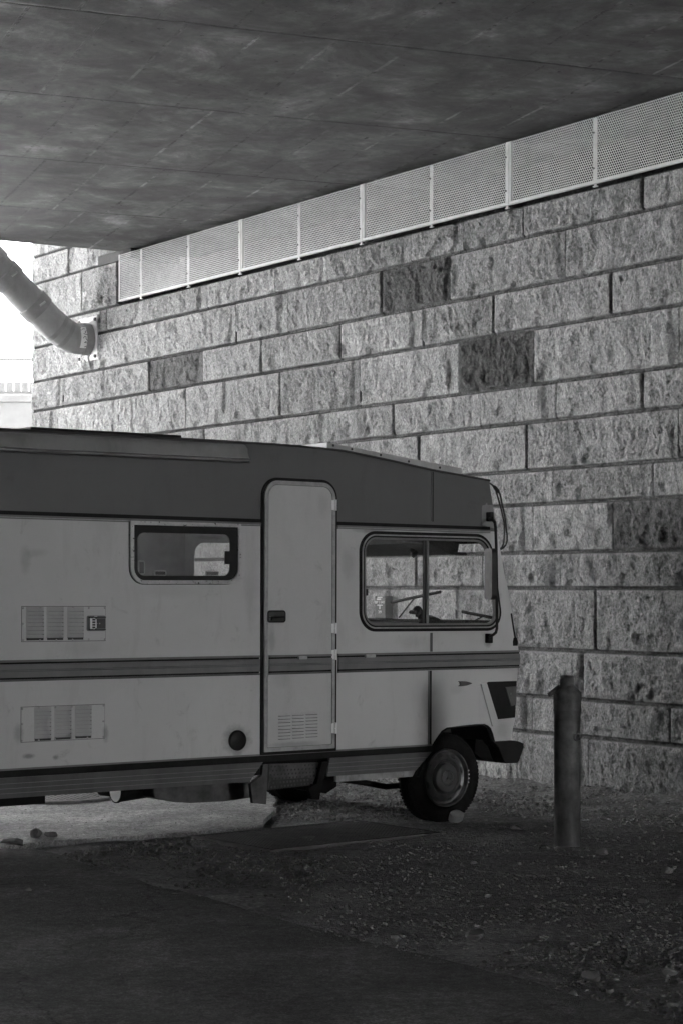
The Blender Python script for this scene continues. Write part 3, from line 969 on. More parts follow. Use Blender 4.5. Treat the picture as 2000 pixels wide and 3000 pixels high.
for (x, y, hw, fl, lab) in [(105, 2458, 17, .75, 'rounded clod of dark earth on the pavement edge, left of its twin'),
                            (150, 2456, 22, .8, 'bigger clod of dark earth on the pavement edge near the left'),
                            (40, 2478, 45, .25, 'flat smear of dark earth at the left edge of the pavement')]:
    p = ground(x, y); r = hw / F * p.y
    v = stone_shape(I2, rnd, (.9, 1.0)); v = v * (1 + rnd.normal(size=(len(v), 1)) * .08); v[:, 2] *= fl; v = v / np.abs(v[:, 0]).max() * r
    me = bpy.data.meshes.new('earth_clod'); me.from_pydata(v.tolist(), [], I2[1].tolist()); me.materials.append(MT['clod'])
    o = bpy.data.objects.new('earth_clod', me); COL.objects.link(o)
    o.location = (p.x, p.y + r * .3, -v[:, 2].min() * .8 + .0)
    tag(o, lab, 'clod', 'clods of earth')

# ------------------------------------------------------------------ manhole, grate, sunken lid
def manhole(c, rad, lab, mat, studs=True, zt=.024):
    e = empty('manhole_cover', loc=(c.x, c.y, 0)); tag(e, lab, 'manhole cover')
    f = MB(); f.lathe([(rad, zt - .03), (rad, zt), (rad * .955, zt), (rad * .945, zt - .012), (rad * .90, zt - .012), (rad * .89, zt), (rad * .86, zt), (rad * .86, zt - .03)], n=64, caps=False)
    f.build('frame', mat, e, smooth=True)
    d = MB(); d.lathe([(.001, zt - .008), (rad * .855, zt - .008), (rad * .855, zt - .03)], n=64, caps=False)
    if studs:
        st = .052
        k = int(rad / st) + 1
        for i in range(-k, k + 1):
            for j in range(-k, k + 1):
                x, y = i * st + (j % 2) * st / 2, j * st
                if math.hypot(x, y) < rad * .82:
                    d.box(x - .016, x + .016, y - .013, y + .013, zt - .0085, zt + .001)
    d.build('lid', mat, e)
mc = ground(165, 2335, .02)
manhole(mc, .46, 'round studded iron manhole cover in the bright pavement under the motorhome', MT['iron'], zt=.036)
def sunken():
    c = ground(1575, 2522); e = MB(); zc = gz(c.x, c.y)
    e.lathe([(.001, .004), (.40, .006), (.43, .001), (.45, .006), (.47, .004), (.50, -.03)], n=48, caps=False)
    o = e.build('manhole_cover', MT['dirt'], smooth=True); o.location = (c.x, c.y, zc - .006)
    tag(o, 'dirt covered round manhole lid in front of the standpipe', 'manhole cover')
sunken()
def grate():
    g = [ground(x, y, .01) for x, y in ((587, 2439), (792, 2483), (1290, 2432), (1050, 2388))]
    ax = (g[2] - g[1]); L = ax.length; ax.normalize()
    ay = (g[0] - g[1]); ay = (ay - ax * ay.dot(ax)); Wd = ay.length; ay.normalize()
    M = Matrix((ax, ay, Vector((0, 0, 1)))).transposed().to_4x4(); M.translation = (g[1].x, g[1].y, 0)
    e = empty('steel_grate', M); tag(e, 'rectangular dark steel grating let into the dirt beside the motorhome', 'grate')
    fr = MB()
    zt = -.004
    for a in ((0, L, 0, .035), (0, L, Wd - .035, Wd), (0, .035, .035, Wd - .035), (L - .035, L, .035, Wd - .035)):
        fr.box(a[0], a[1], a[2], a[3], -.10, zt)
    fr.build('frame', MT['grate_frame'], e, bevel=.003)
    ms = MB(); nx = int(L / .034); ny = int(Wd / .034)
    for i in range(1, nx): 
        x = .035 + (L - .07) * i / nx; ms.box(x - .0045, x + .0045, .035, Wd - .035, -.05, zt - .003)
    for j in range(1, ny):
        y = .035 + (Wd - .07) * j / ny; ms.box(.035, L - .035, y - .0045, y + .0045, -.0505, zt - .0045)
    for k in (1 / 3., 2 / 3.):
        ms.box(L * k - .012, L * k + .012, .036, Wd - .036, -.03, zt - .001)
    ms.build('mesh', MT['grate'], e)
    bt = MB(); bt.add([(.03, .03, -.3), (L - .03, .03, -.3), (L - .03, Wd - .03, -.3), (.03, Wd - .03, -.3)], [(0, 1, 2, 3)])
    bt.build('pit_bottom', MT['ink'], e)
grate()

# ------------------------------------------------------------------ standpipe
def standpipe():
    c = ground(1660, 2468)
    sc = c.y / F
    e = empty('metal_standpipe', loc=(c.x, c.y, 0)); tag(e, 'dark metal standpipe post with screw cap and side outlet in front of the wall', 'standpipe')
    zof = lambda y: EYE + (HY - y) * sc
    r = 39.0 * sc
    body = MB()
    body.lathe([(r * 1.0, -.06), (r * .985, .02), (r * .99, zof(2095)), (r * 1.03, zof(2088)), (r * 1.03, zof(2084))], n=40)
    body.build('tube', MT['standpipe'], e, smooth=True)
    hd = MB()
    hd.lathe([(r * 1.035, zof(2084)), (r * 1.05, zof(2082)), (r * 1.05, zof(2078)), (r * 1.03, zof(2076)), (r * 1.05, zof(2032)), (r * 1.04, zof(2028)), (r * .60, zof(2010)), (r * .545, zof(2006)), (r * .53, zof(1990)), (r * .50, zof(1987))], n=40)
    hd.build('collar', MT['standpipe'], e, smooth=True)
    cp = MB()
    cp.lathe([(r * .47, zof(1988)), (r * .52, zof(1986)), (r * .52, zof(1981)), (r * .45, zof(1979)), (.001, zof(1978.5))], n=32, caps=False)
    cp.build('cap', MT['standpipe'], e, smooth=True)
    # strap lug on the left
    lg = MB()
    lg.tube([(-r * .62, -r * .5, zof(2010)), (-r * .95, -r * .4, zof(2022)), (-r * 1.45, -r * .3, zof(2036))], [.014, .018, .014], 8)
    lg.tube([(-r * .5, -r * .75, zof(2009)), (-r * .8, -r * .72, zof(2024)), (-r * .92, -r * .6, zof(2030))], .006, 6)
    lg.build('cap_lug', MT['standpipe'], e, smooth=True)
    ot = MB()
    M = Matrix.Translation((r * .62, -r * .78, zof(2157))) @ Matrix.Rotation(R(38), 4, 'Z') @ Matrix.Rotation(R(90), 4, 'X')
    ot.lathe([(.029, -.04), (.029, .008), (.025, .012), (.017, .012), (.016, -.02), (.001, -.02)], M, 24, caps=False)
    ot.build('side_outlet', MT['iron'], e, smooth=True)
standpipe()

# ------------------------------------------------------------------ drain pipe on the wall
def pipe():
    c0 = WALL.hit(265, 995, (0, 0, 0), (0, 1, 0))     # centre of the flange
    e = empty('drain_pipe', WALL.M @ Matrix.Translation(c0))
    tag(e, 'fat grey plastic drain pipe bending out of the wall at upper left', 'pipe')
    def pl(x, y):    # onto vertical plane square to the wall through the flange
        p = WALL.hit(x, y, c0, (1, 0, 0)); return Vector((p.x - c0.x, p.y, p.z - c0.z))
    r = .185
    p0 = Vector((0, -.02, 0))
    p1 = pl(196, 993); p1.z *= .3
    p2 = pl(60, 858); p3 = pl(-130, 655)
    pts = [p0, p0 + (p1 - p0) * .5]
    a, b_, c = p0 + (p1 - p0) * .55, p1, p1 + (p2 - p1) * .42
    arc = [a * (1 - t) ** 2 + b_ * 2 * t * (1 - t) + c * t * t for t in [i / 4 for i in range(5)]]
    run = [c + (p3 - c) * t for t in (.12, .3, .5, .75, 1.0)]
    body = MB(); path = [p0] + arc + run
    body.tube(path, r, 28)
    body.build('pipe_body', MT['pipe'], e, smooth=True)
    def band(pt, dr, k, ln, mat, name, rr=1.0):
        b = MB(); d = dr.normalized() * ln * .5
        b.tube([pt - d * 1.0, pt - d * .98, pt + d * .98, pt + d], [r * rr * .98, r * rr * k, r * rr * k, r * rr * .98], 28)
        return b.build(name, mat, e, smooth=True)
    dr = (p3 - c)
    for t in (.14, .45, .62):
        bd = band(c + (p3 - c) * t, dr, 1.085, .15, MT['pipe_band'], 'clamp_band')
        bo = MB(); q = c + (p3 - c) * t
        side = Vector((1, 0, 0)) * r * 1.08
        bo.tube([q + side + Vector((.0, -.03, -.02)), q + side + Vector((.02, .03, .03))], .014, 8)
        bo.build('clamp_bolt', MT['steel'], bd, smooth=True)
    for i in (2, 3):
        band(arc[i], arc[i + 1] - arc[i - 1], 1.02, .05, MT['pipe_band'], 'elbow_ring')
    band(p0 + (p1 - p0) * .22, p1 - p0, 1.06, .10, MT['pipe_band'], 'end_collar')
    # flange plate and bolts
    fl = MB(); fl.box(-.24, .24, -.035, -.022, -.26, .26); fl.build('flange_plate', MT['galv'], e, bevel=.003)
    for sx in (-1, 1):
        for sz in (-1, 1):
            b = MB(); b.lathe([(.022, 0), (.022, .018), (.012, .024)], Matrix.Translation((sx * .2, -.035, sz * .22)) @ Matrix.Rotation(R(90), 4, 'X'), 6)
            b.build('flange_bolt', MT['iron'], e)
    # paper sticker with scribbled marks, wrapped round the pipe end
    st = MB(); ax = (p1 - p0).normalized(); pc = p0 + (p1 - p0) * .46
    u = Vector((1, 0, 0)); w = ax.cross(u).normalized()
    def cyl(ang, off, rr): return pc + ax * off + (u * math.cos(ang) + w * math.sin(ang)) * rr
    up = 1 if w.z > 0 else -1
    n = 8; vs = []
    for i in range(n + 1):
        a = up * R(-42 + 84 * i / n)
        vs += [cyl(a, -.06, r * 1.012), cyl(a, .06, r * 1.012)]
    st.add(vs, [(2 * i, 2 * i + 1, 2 * i + 3, 2 * i + 2) for i in range(n)])
    so = st.build('sticker', MT['white_pl'], e)
    sk = MB()
    rr = random.Random(4)
    for i in range(9):
        a = up * R(-32 + 8 * i); o1 = rr.uniform(-.045, 0); o2 = rr.uniform(0, .045)
        sk.tube([cyl(a, o1, r * 1.02), cyl(a + R(rr.uniform(-5, 5)), (o1 + o2) / 2, r * 1.02), cyl(a + R(rr.uniform(-7, 7)), o2, r * 1.02)], .0035, 5)
    sk.build('scribble', MT['ink'], so)
pipe()

# ------------------------------------------------------------------ text helper
def text_mesh(body, size, name, mat, parent, M, depth=.002):
    cu_ = bpy.data.curves.new(name, 'FONT'); cu_.body = body; cu_.size = size; cu_.align_x = 'CENTER'; cu_.align_y = 'CENTER'; cu_.extrude = depth
    t = bpy.data.objects.new(name, cu_); COL.objects.link(t)
    dg = bpy.context.evaluated_depsgraph_get()
    me = bpy.data.meshes.new_from_object(t.evaluated_get(dg)); me.name = name
    bpy.data.objects.remove(t)
    me.materials.clear(); me.materials.append(mat)
    o = bpy.data.objects.new(name, me); COL.objects.link(o); o.parent = parent; o.matrix_local = M
    return o

def marker_plate():
    yb = -.085
    a = WALL.hit(1097.5, 1746, (0, yb, 0), (0, 1, 0)); b_ = WALL.hit(1127, 1745, (0, yb, 0), (0, 1, 0)); c = WALL.hit(1112, 1816, (0, yb, 0), (0, 1, 0))
    w = b_.x - a.x; h = a.z - c.z
    e = empty('marker_plate', WALL.M @ Matrix.Translation((a.x, yb, c.z)))
    tag(e, 'grey pipeline marker plate reading BP 1141 on the wall, seen through the cab window', 'sign')
    p = MB(); p.prism(round_poly([(0, 0), (w, 0), (w, h), (0, h)], .012, 4), 0, .10)
    p.build('plate', MT['plate_grey'], e)
    Rx = Matrix.Rotation(R(90), 4, 'X')
    zy = lambda y: h * (1 - (y - 1745.5) / (1816 - 1745.5))
    def tx(s, y, hp, sx=1.0):
        sz = hp / 70.5 * h / .72
        o = text_mesh(s, sz, 'lettering', MT['lettering'], e, Matrix.Translation((w / 2, -.003, zy(y))) @ Rx @ Matrix.Diagonal((sx, 1, 1, 1)))
        o.data.update()
        ww = max(v.co.x for v in o.data.vertices) - min(v.co.x for v in o.data.vertices)
        return o, ww
    for s, y, hp, tw in (('BP 1141', 1764.5, 8.5, .90), ('29', 1793, 8.5, .30)):
        o, ww = tx(s, y, hp)
        o.matrix_local = Matrix.Translation((w / 2, -.003, zy(y))) @ Rx @ Matrix.Diagonal((tw * w / ww, 1, 1, 1))
    l = MB(); l.box(w * .24, w * .76, -.004, -.0005, zy(1774), zy(1771)); l.box(w * .45, w * .53, -.004, -.0005, zy(1784), zy(1774.2)); l.build_each('letter_bar', MT['lettering'], e)
    l = MB(); l.box(w * .26, w * .72, -.003, -.0005, zy(1751), zy(1748)); l.box(w * .2, w * .6, -.003, -.0005, zy(1757), zy(1752.8)); l.build_each('label_strip', MT['lettering'], e)
    l = MB()
    for q in (.12, .9): l.lathe([(.012, 0), (.012, .004)], Matrix.Translation((w * q, 0, zy(1749.5))) @ Rx, 10)
    l.build_each('screw', MT['ink'], e)
marker_plate()

# ------------------------------------------------------------------ background beyond the bridge
SKY_BLOCKER_H = 19.0
def background():
    Y = 56.0; sc = Y / F
    zt = EYE + (HY - 1157) * sc
    e = empty('parapet_wall', loc=(-10, Y, 0)); tag(e, 'pale concrete parapet wall in bright daylight behind the left end of the wall', 'wall')
    m = MB(); m.box(-26, 30, 0, .5, -1, zt - .22); m.build('wall_face', MT['parapet'], e)
    m = MB(); m.box(-26, 30, -.08, .58, zt - .215, zt); m.build('coping', MT['parapet'], e, bevel=.02)
    r = empty('railing', loc=(-10, Y + .25, zt)); tag(r, 'white metal railing on the bright parapet behind the left end of the wall', 'railing')
    h = (1157 - 1046) * sc
    m = MB(); m.box(-22, 9, -.035, .035, h - .08, h); m.box(-22, 9, -.02, .02, .08, .13); m.build('rail', simple('rail_dark', .016, .5), r)  # rails darker than the balusters
    step = 22.5 * sc * 1.0
    k = 0; x = -.1 - 30 * step
    m = MB()
    while x < 9:
        m.box(x - .022, x + .022, -.018, .018, .131, h - .081); x += step
    po = m.build('baluster', MT['rail_w'], r); po['kind'] = 'stuff'
    # added hill outside the picture that blocks low sky from the left
    hb = MB(); nn = 60; vs = []
    for i in range(nn + 1):
        a = R(13 + 52 * i / nn)
        hz = SKY_BLOCKER_H * min(1.0, .25 + i / 6.0) + 3 * float(fbm(np.array([i * .35]), np.array([1.0]), 3)[0])
        for t, hgt in ((0, -1), (3, .5 * hz), (8, hz), (40, hz * 1.02)):
            rr_ = 80 + t
            vs.append((-rr_ * math.sin(a), rr_ * math.cos(a), hgt))
    hb.add(vs, [(i * 4 + k, i * 4 + k + 1, (i + 1) * 4 + k + 1, (i + 1) * 4 + k) for i in range(nn) for k in range(3)])
    o = hb.build('sky_blocker_hill', simple('blocker_green', .045, .95, var=.4, scale=.3)); tag(o, kind='structure')
    # a second terrace behind the railing
    m = MB(); m.box(-40, 20, 0, 1, 0, EYE + (HY - 1118) * (78 / F)); o = m.build('retaining_wall', simple('far_concrete', .026, .9)); o.location = (-14, 78, 0)
    tag(o, 'low grey wall far behind the white railing', 'wall')
background()

# ------------------------------------------------------------------ MOTORHOME
def stain(x, y, rx, ry, k):
    u, z = cpx(x, y); return (u, z, rx * .003, ry * .0025, k)
MT['white_paint'] = paint_mat('white_paint', .52, .70, .36, [stain(*q) for q in (
    (694, 2165, 44, 44, .45), (696, 2215, 16, 40, .7), (75, 1640, 16, 40, .8), (105, 1620, 30, 14, .85), (85, 2215, 18, 8, .5), (163, 2219, 9, 8, .5),
    (310, 2150, 9, 26, .62), (55, 2150, 14, 30, .7), (1020, 1650, 26, 60, .84), (985, 1960, 20, 60, .93), (1428, 1880, 16, 20, .55), (1425, 1530, 20, 28, .7),
    (1240, 2080, 20, 60, .95), (1338, 2020, 30, 18, .88), (735, 1700, 22, 150, .88), (640, 2230, 60, 14, .72), (300, 2248, 120, 10, .75), (1130, 2195, 130, 12, .75),
    (500, 1730, 90, 26, .9), (250, 1900, 60, 30, .88), (1470, 2140, 30, 40, .82), (1200, 1880, 60, 24, .88), (1090, 1555, 60, 10, .6), (1350, 1560, 90, 9, .55))])
MT['door_paint'] = paint_mat('door_paint', .49, .78, .36, [stain(*q) for q in ((792, 1875, 12, 50, .75), (860, 2180, 90, 10, .7), (940, 1480, 20, 40, .9), (820, 1990, 30, 30, .9))])
def motorhome():
    E = empty('motorhome', CAMP.M)
    tag(E, 'old two tone motorhome with dark upper band parked nose to the stone wall', 'motorhome')
    WID = 2.08
    T = .035
    UL = cu(0, 1800) - 1.75                      # tail end, out of the picture
    z_trim = cz(0, 1512); z_trim_top = cz(0, 1495.5)
    z_bt, z_bb = cz(0, 1934.5), cz(0, 1998)
    z_low = cz(0, 2261)
    # -------- front edge silhouette (u,z)
    FRONT = [cpx(*p) for p in ((1431.4, 1409), (1438.4, 1458), (1447, 1509), (1453, 1549), (1464, 1612), (1476, 1680), (1487.5, 1732), (1503, 1815), (1516, 1893), (1519, 1925), (1516, 1956), (1512.5, 1995), (1510, 2040), (1508, 2077), (1505, 2104), (1501, 2128), (1497, 2168))]
    ROOF = [cpx(*p) for p in ((0, 1258), (540, 1287), (800, 1303), (880, 1309), (955, 1316), (1005, 1322), (1117, 1345), (1264, 1378), (1431.4, 1409))]
    slope = (ROOF[1][1] - ROOF[0][1]) / (ROOF[1][0] - ROOF[0][0])
    ROOF = [(UL, ROOF[0][1] + (UL - ROOF[0][0]) * slope)] + ROOF
    iz = min(range(len(FRONT)), key=lambda i: abs(FRONT[i][1] - z_trim))
    # u of front edge at z
    def fu(z):
        for (u0, z0), (u1, z1) in zip(FRONT[:-1], FRONT[1:]):
            if z1 <= z <= z0: return u0 + (u1 - u0) * (z0 - z) / (z0 - z1)
        return FRONT[0][0] if z > FRONT[0][1] else FRONT[-1][0]
    # -------- openings
    hop_in = round_poly([cpx(388.7, 1534), cpx(694, 1541), cpx(694, 1702), cpx(388.7, 1702)], [.02, .02, .085, .085])
    cab_px = [(1066, 1574), (1424, 1583), (1457, 1830), (1066, 1832)]
    cab_in = round_poly([cpx(*p) for p in cab_px], [.10, .13, .09, .10], 10)
    # -------- side panels
    arch_px = [(1445, 2172), (1439, 2149), (1433, 2134), (1425, 2127), (1416, 2123), (1390, 2124), (1350, 2128), (1307, 2134), (1293, 2143), (1278, 2164), (1264, 2186)]
    arch = [cpx(*p) for p in arch_px]
    lower = [(UL, z_low), (UL, z_trim)] + [(fu(z_trim), z_trim)] + [p for p in FRONT if p[1] < z_trim - .005] + arch + [(arch[-1][0], z_low)]
    m = MB(); m.prism(lower, 0, T, 0, [hop_in, cab_in]); m.build('side_panel', MT['white_paint'], E)
    upper = [(UL, z_trim + .001)] + ROOF + [p for p in FRONT[1:] if p[1] > z_trim + .005] + [(fu(z_trim), z_trim + .001)]
    m = MB(); m.prism(upper, 0, T, 0); m.build('upper_panel', MT['brown_paint'], E)
    # far side (same outline with two openings)
    w0, w1 = WID - T, WID
    fw = [CAMP.hit(x, y, (0, WID - T, 0), (0, 1, 0)) for x, y in ((571, 1589), (690, 1592), (690, 1690), (571, 1690))]
    far_cab = round_poly([(fw[0].x, fw[0].z), (fw[0].x + 1.05, fw[0].z), (fw[0].x + 1.12, fw[0].z - .66), (fw[0].x, fw[0].z - .66)], .09)
    fullp = [(UL, z_low)] + ROOF + FRONT[1:] + [(FRONT[-1][0] - .02, z_low), ]
    m = MB(); m.prism(fullp, w0, w1, 0, [far_cab]); m.build('far_side_panel', MT['white_paint'], E)
    # rear wall, roof skin, floor
    m = MB(); m.box(UL, UL + T, T, WID - T, z_low, ROOF[0][1] - .03); m.build('rear_panel', MT['white_paint'], E)
    m = MB()
    top = [(u, z - .002) for u, z in ROOF]; bot = [(u, z - .035) for u, z in ROOF]
    # slightly crowned roof: ridge along the middle
    rows = [(T * .2, 0), (.35, .012), (WID / 2, .02), (WID - .35, .012), (WID - T * .2, 0)]
    for sgn, prof in ((1, top), (-1, bot)):
        vs = [(u, w, z + (c if sgn > 0 else 0)) for (w, c) in rows for (u, z) in prof]
        n = len(prof)
        m.add(vs, [(i * n + k, i * n + k + 1, (i + 1) * n + k + 1, (i + 1) * n + k) for i in range(len(rows) - 1) for k in range(n - 1)])
    m.build('roof', MT['board'], E, smooth=True)
    m = MB(); m.box(UL + T, arch[-1][0] - .12, T, WID - T, z_low + .02, z_low + .06); m.box(arch[-1][0] - .119, FRONT[-1][0] - .25, .48, WID - .3, z_low + .02, z_low + .06); m.build('floor', MT['interior_dark'], E)
    # -------- front face with windscreen opening
    zs_top, zs_bot = cz(1410, 1582), cz(1441, 1826)
    prof = FRONT
    m = MB()
    def strip(z_hi, z_lo, wa, wb, mi, off=0.0):
        zz = [z_hi] + [z for u, z in prof if z_lo < z < z_hi] + [z_lo]
        vs = []
        for z in zz: vs += [(fu(z) + off, wa, z), (fu(z) + off, wb, z)]
        m.add(vs, [(2 * i, 2 * i + 1, 2 * i + 3, 2 * i + 2) for i in range(len(zz) - 1)], mi)
    ztop, zbot = FRONT[0][1], FRONT[-1][1]
    strip(ztop, zs_top + .0, T, WID - T, 1)
    strip(zs_top, zs_bot, T, .075, 0); strip(zs_top, zs_bot, WID - .09, WID - T, 0)
    strip(zs_bot, zbot, T, WID - T, 0)
    m.build('front_panel', [MT['white_paint'], MT['brown_paint']], E)
    m = MB(); strip(zs_top, zs_bot, .075, WID - .09, 0, -.008); m.build('windscreen', MT['glass'], E)
    m = MB()
    m.tube([(fu(zs_bot) + .01, .07, zs_bot), (fu(zs_bot) + .01, WID - .08, zs_bot)], .018, 8)
    m.tube([(fu(zs_top) + .01, .07, zs_top), (fu(zs_top) + .01, WID - .08, zs_top)], .018, 8)
    m.build('windscreen_seal', MT['rubber'], E, smooth=True)
    # plane of the windscreen for things lying on it
    wp0 = Vector((fu(zs_bot), 0, zs_bot)); wpt = Vector((fu(zs_top), 0, zs_top))
    wn = (wpt - wp0).cross(Vector((0, 1, 0))).normalized()
    if wn.x < 0: wn = -wn
    def on_screen(x, y, off=.03): return CAMP.hit(x, y, wp0 + wn * off, wn)
    for bl, ar in ((((1146, 1765), (1288.5, 1734)), ((1168, 1809), (1212, 1753))), (((1353, 1792), (1448, 1811)), ((1386, 1820), (1414, 1805)))):
        wi = MB(); wi.tube([on_screen(*bl[0]), on_screen(*bl[1])], .013, 6); wo = wi.build('wiper', MT['black'], E)
        wi = MB(); wi.tube([on_screen(*ar[0]), on_screen(*ar[1])], .0065, 6); wi.build('wiper_arm', MT['black'], wo)
    # -------- cab interior
    m = MB()
    zd = zs_bot + .004
    m.prism([(fu(zd) - .03, zd - .01), (fu(zd) - .03, zd - .30), (fu(zd) - .62, zd - .34), (fu(zd) - .56, zd - .06), (fu(zd) - .34, zd - .022)], T + .02, WID - T - .02)
    m.build('dashboard', MT['dash'], E, bevel=.012)
    m = MB()
    hp_ = CAMP.hit(1220, 1599, (0, 1.0, 0), (0, 1, 0))
    zv = cz(1410, 1600)
    m.prism([(fu(zv) - .03, zv + .03), (fu(zv) - .05, zv - .05), (fu(zv) - .09, zv - .055), (fu(zv) - .35, zv + .03), (fu(zv) - .35, zv + .10)], .42, WID - .2)
    m.tube([(fu(zv) - .07, .42, zv - .046), (fu(zv) - .07, .30, zv - .052)], .012, 8)
    m.build('sun_visor', MT['interior_dark'], E)
    m = MB(); m.box(UL + 1.0, cu(1000, 1600), T + .01, WID - T - .01, ROOF[3][1] - .40, ROOF[3][1] - .37); m.build('roof_lining', MT['interior'], E)
    # partition / cupboard seen behind the hopper window
    m = MB()
    pu = CAMP.hit(571, 1600, (0, WID - T, 0), (0, 1, 0)).x
    m.box(pu - 2.2, pu - .36, WID - .46, WID - .43, z_low + .1, ROOF[2][1] - .42)
    m.build('curtain', MT['interior'], E)
    m = MB(); m.box(UL + .3, UL + 1.1, T + .02, WID - T - .02, z_low + .08, z_low + .95); m.build('bench', MT['interior_dark'], E)
    # bulkhead between cab and living part, door side only, below the windows
    m = MB(); m.box(cu(800, 2000), cu(960, 2000), T + .02, .5, z_low + .06, z_low + .75); m.build('step_well', MT['interior_dark'], E)
    # seats below window line
    m = MB(); m.box(cu(1080, 1900), cu(1250, 1900), .3, .8, z_low + .06, zs_bot - .18); m.build('driver_seat', MT['interior_dark'], E, bevel=.03)
    # -------- trims
    def rail(u0, u1, z0, z1, wf, mat, name='trim_strip', par=E, bev=0.0):
        r_ = MB(); r_.box(u0, u1, -wf, -.0005, z0, z1); return r_.build(name, mat, par, bevel=bev)
    ud0, ud1 = cu(762.5, 1900), cu(983, 1900)
    def upper_trim(u0, u1):
        a = z_trim_top; t = rail(u0, u1, a - .0235, a, .008, MT['rubber'], 'upper_trim')
        r_ = MB(); r_.box(u0, u1, -.014, -.0005, a - .036, a - .0242, 0); r_.box(u0, u1, -.010, -.0005, a - .041, a - .0365, 1); r_.box(u0, u1, -.012, -.0005, a - .048, a - .0415, 0)
        r_.build('trim_rail', [MT['trim'], MT['alu_dull']], t)
    upper_trim(UL, cu(764, 1520) - .004); upper_trim(cu(986, 1530) + .004, cu(1432, 1540))
    def belt(u0, u1, wf0=0.0):
        H = z_bt - z_bb
        f = lambda k: z_bt - H * k
        bmesh_ = MB()
        for k0, k1, d, mi in ((0, .115, .016, 0), (.115, .20, .007, 1), (.20, .455, .018, 0), (.455, .475, .0165, 2), (.475, .525, .018, 0), (.525, .545, .0165, 2), (.545, .825, .018, 0), (.825, .91, .007, 1), (.91, 1.0, .016, 3)):
            bmesh_.box(u0, u1, -d - wf0, -.0005 - wf0, f(k1) + .0003, f(k0) - .0003, mi)
        return bmesh_.build('belt_trim', [MT['trim'], MT['rubber'], MT['trim_line'], MT['skirt']], E)
    belt(UL, ud0 - .012); belt(ud1 + .016, cu(1518, 1930) - .002)
    rail(UL, arch[-1][0] + .0, cz(0, 2263) - .034, cz(0, 2261) + .004, .010, MT['rubber'], 'sill_seal')
    sl = rail(UL, arch[-1][0], cz(0, 2261) + .0045, cz(0, 2261) + .016, .006, MT['trim'], 'sill_strip')
    # vertical seams
    for (a, b_) in (((1266, 1380), (1265, 1528)), ((1263, 1852), (1262, 1909))):
        p, q = cpx(*a), cpx(*b_)
        rail(p[0] - .006, p[0] + .006, q[1], p[1] - .005, .003, MT['rubber'], 'panel_seam')
        rail(p[0] - .016, p[0] - .0065, q[1], p[1] - .005, .006, MT['trim'], 'seam_strip')
    p, q = cpx(1258, 1965), cpx(1258, 2185)
    rail(p[0] - .004, p[0] + .014, q[1], p[1], .003, MT['rubber'], 'panel_seam'); rail(p[0] - .018, p[0] - .0045, q[1], p[1], .006, MT['trim'], 'seam_strip')
    # -------- awning bag along the roof edge
    a_top = cz(0, 1262, -.06); a_bot = cz(0, 1321, -.06); ue = cu(727, 1330, -.06)
    zr = lambda u: slope * (u - cu(0, 1262))
    m = MB(); prf = []
    Ha = a_top - a_bot
    for t, d in ((0, .012), (.06, .03), (.25, .045), (.5, .055), (.72, .062), (.80, .066), (.86, .055), (.90, .068), (.96, .07), (1.0, .05), (1.0, .006)):
        prf.append((d, a_top - Ha * t))
    us = [UL, cu(0, 1300), cu(200, 1300), cu(400, 1300), cu(600, 1300), ue - .05, ue - .015, ue]
    vs = []
    for i, u in enumerate(us):
        for (d, z) in prf: vs.append((u + (.014 * (a_top - z) / Ha if i >= 6 else 0) + (random.uniform(-.006, .006) if i >= 6 else 0), -d, z + zr(u)))
    n = len(prf)
    m.add(vs, [(i * n + k, i * n + k + 1, (i + 1) * n + k + 1, (i + 1) * n + k) for i in range(len(us) - 1) for k in range(n - 1)])
    m.add([vs[-n + k] for k in range(n)], [tuple(range(n))])
    m.build('awning_bag', MT['awning'], E, smooth=True)
    # -------- gutter strip along roof edge
    m = MB()
    m.tube([(u, -.006, z + .002) for u, z in ROOF], .009, 6); m.build('roof_gutter', MT['trim_line'], E, smooth=True)
    # -------- roof board (raised, follows the slope)
    wb0, wb1 = .03, 1.75
    b0t, b1t = cpx(959, 1296, wb0), cpx(1351, 1372, wb0); b0b, b1b = cpx(958, 1316, wb0), cpx(1351, 1396, wb0)
    m = MB(); m.hexa([(b0b[0], wb0, b0b[1] - .02), (b1b[0], wb0, b1b[1] - .02), (b1b[0], wb1, b1b[1] - .02), (b0b[0], wb1, b0b[1] - .02), (b0t[0], wb0, b0t[1]), (b1t[0], wb0, b1t[1]), (b1t[0], wb1, b1t[1]), (b0t[0], wb1, b0t[1])])
    m.box(b0t[0] - .006, b0t[0] - .0005, wb0, wb1, b0b[1] - .02, b0t[1] - .001, 1)  # tail face whiter than the board: strong left light put into colour
    rb = m.build('roof_hatch', [MT['board'], MT['white_pl']], E, bevel=.002)
    m = MB()
    for x, y in ((976, 1305), (1030, 1316), (1114, 1333), (1196, 1352), (1287, 1370)):
        p = cpx(x, y, wb0); m.lathe([(.009, 0), (.009, .003)], Matrix.Translation((p[0], wb0, p[1])) @ Matrix.Rotation(R(90), 4, 'X'), 10)
    m.build_each('screw', MT['ink'], rb)
    # -------- flat roof panel
    wr = .45
    p0, p1 = cpx(90, 1250, wr), cpx(533, 1275, wr)
    m = MB(); sz = (p1[1] - p0[1]) / (p1[0] - p0[0])
    def rp(u0, u1, wa, wb_, hz, mi):
        z = lambda u: p0[1] + sz * (u - p0[0])
        m.hexa([(u0, wa, z(u0) - hz), (u1, wa, z(u1) - hz), (u1, wb_, z(u1) - hz), (u0, wb_, z(u0) - hz), (u0, wa, z(u0)), (u1, wa, z(u1)), (u1, wb_, z(u1)), (u0, wb_, z(u0))], mi)
    rp(p0[0], p1[0], wr, wr + .66, .045, 0)
    m.build('solar_panel', MT['black'], E, bevel=.006)
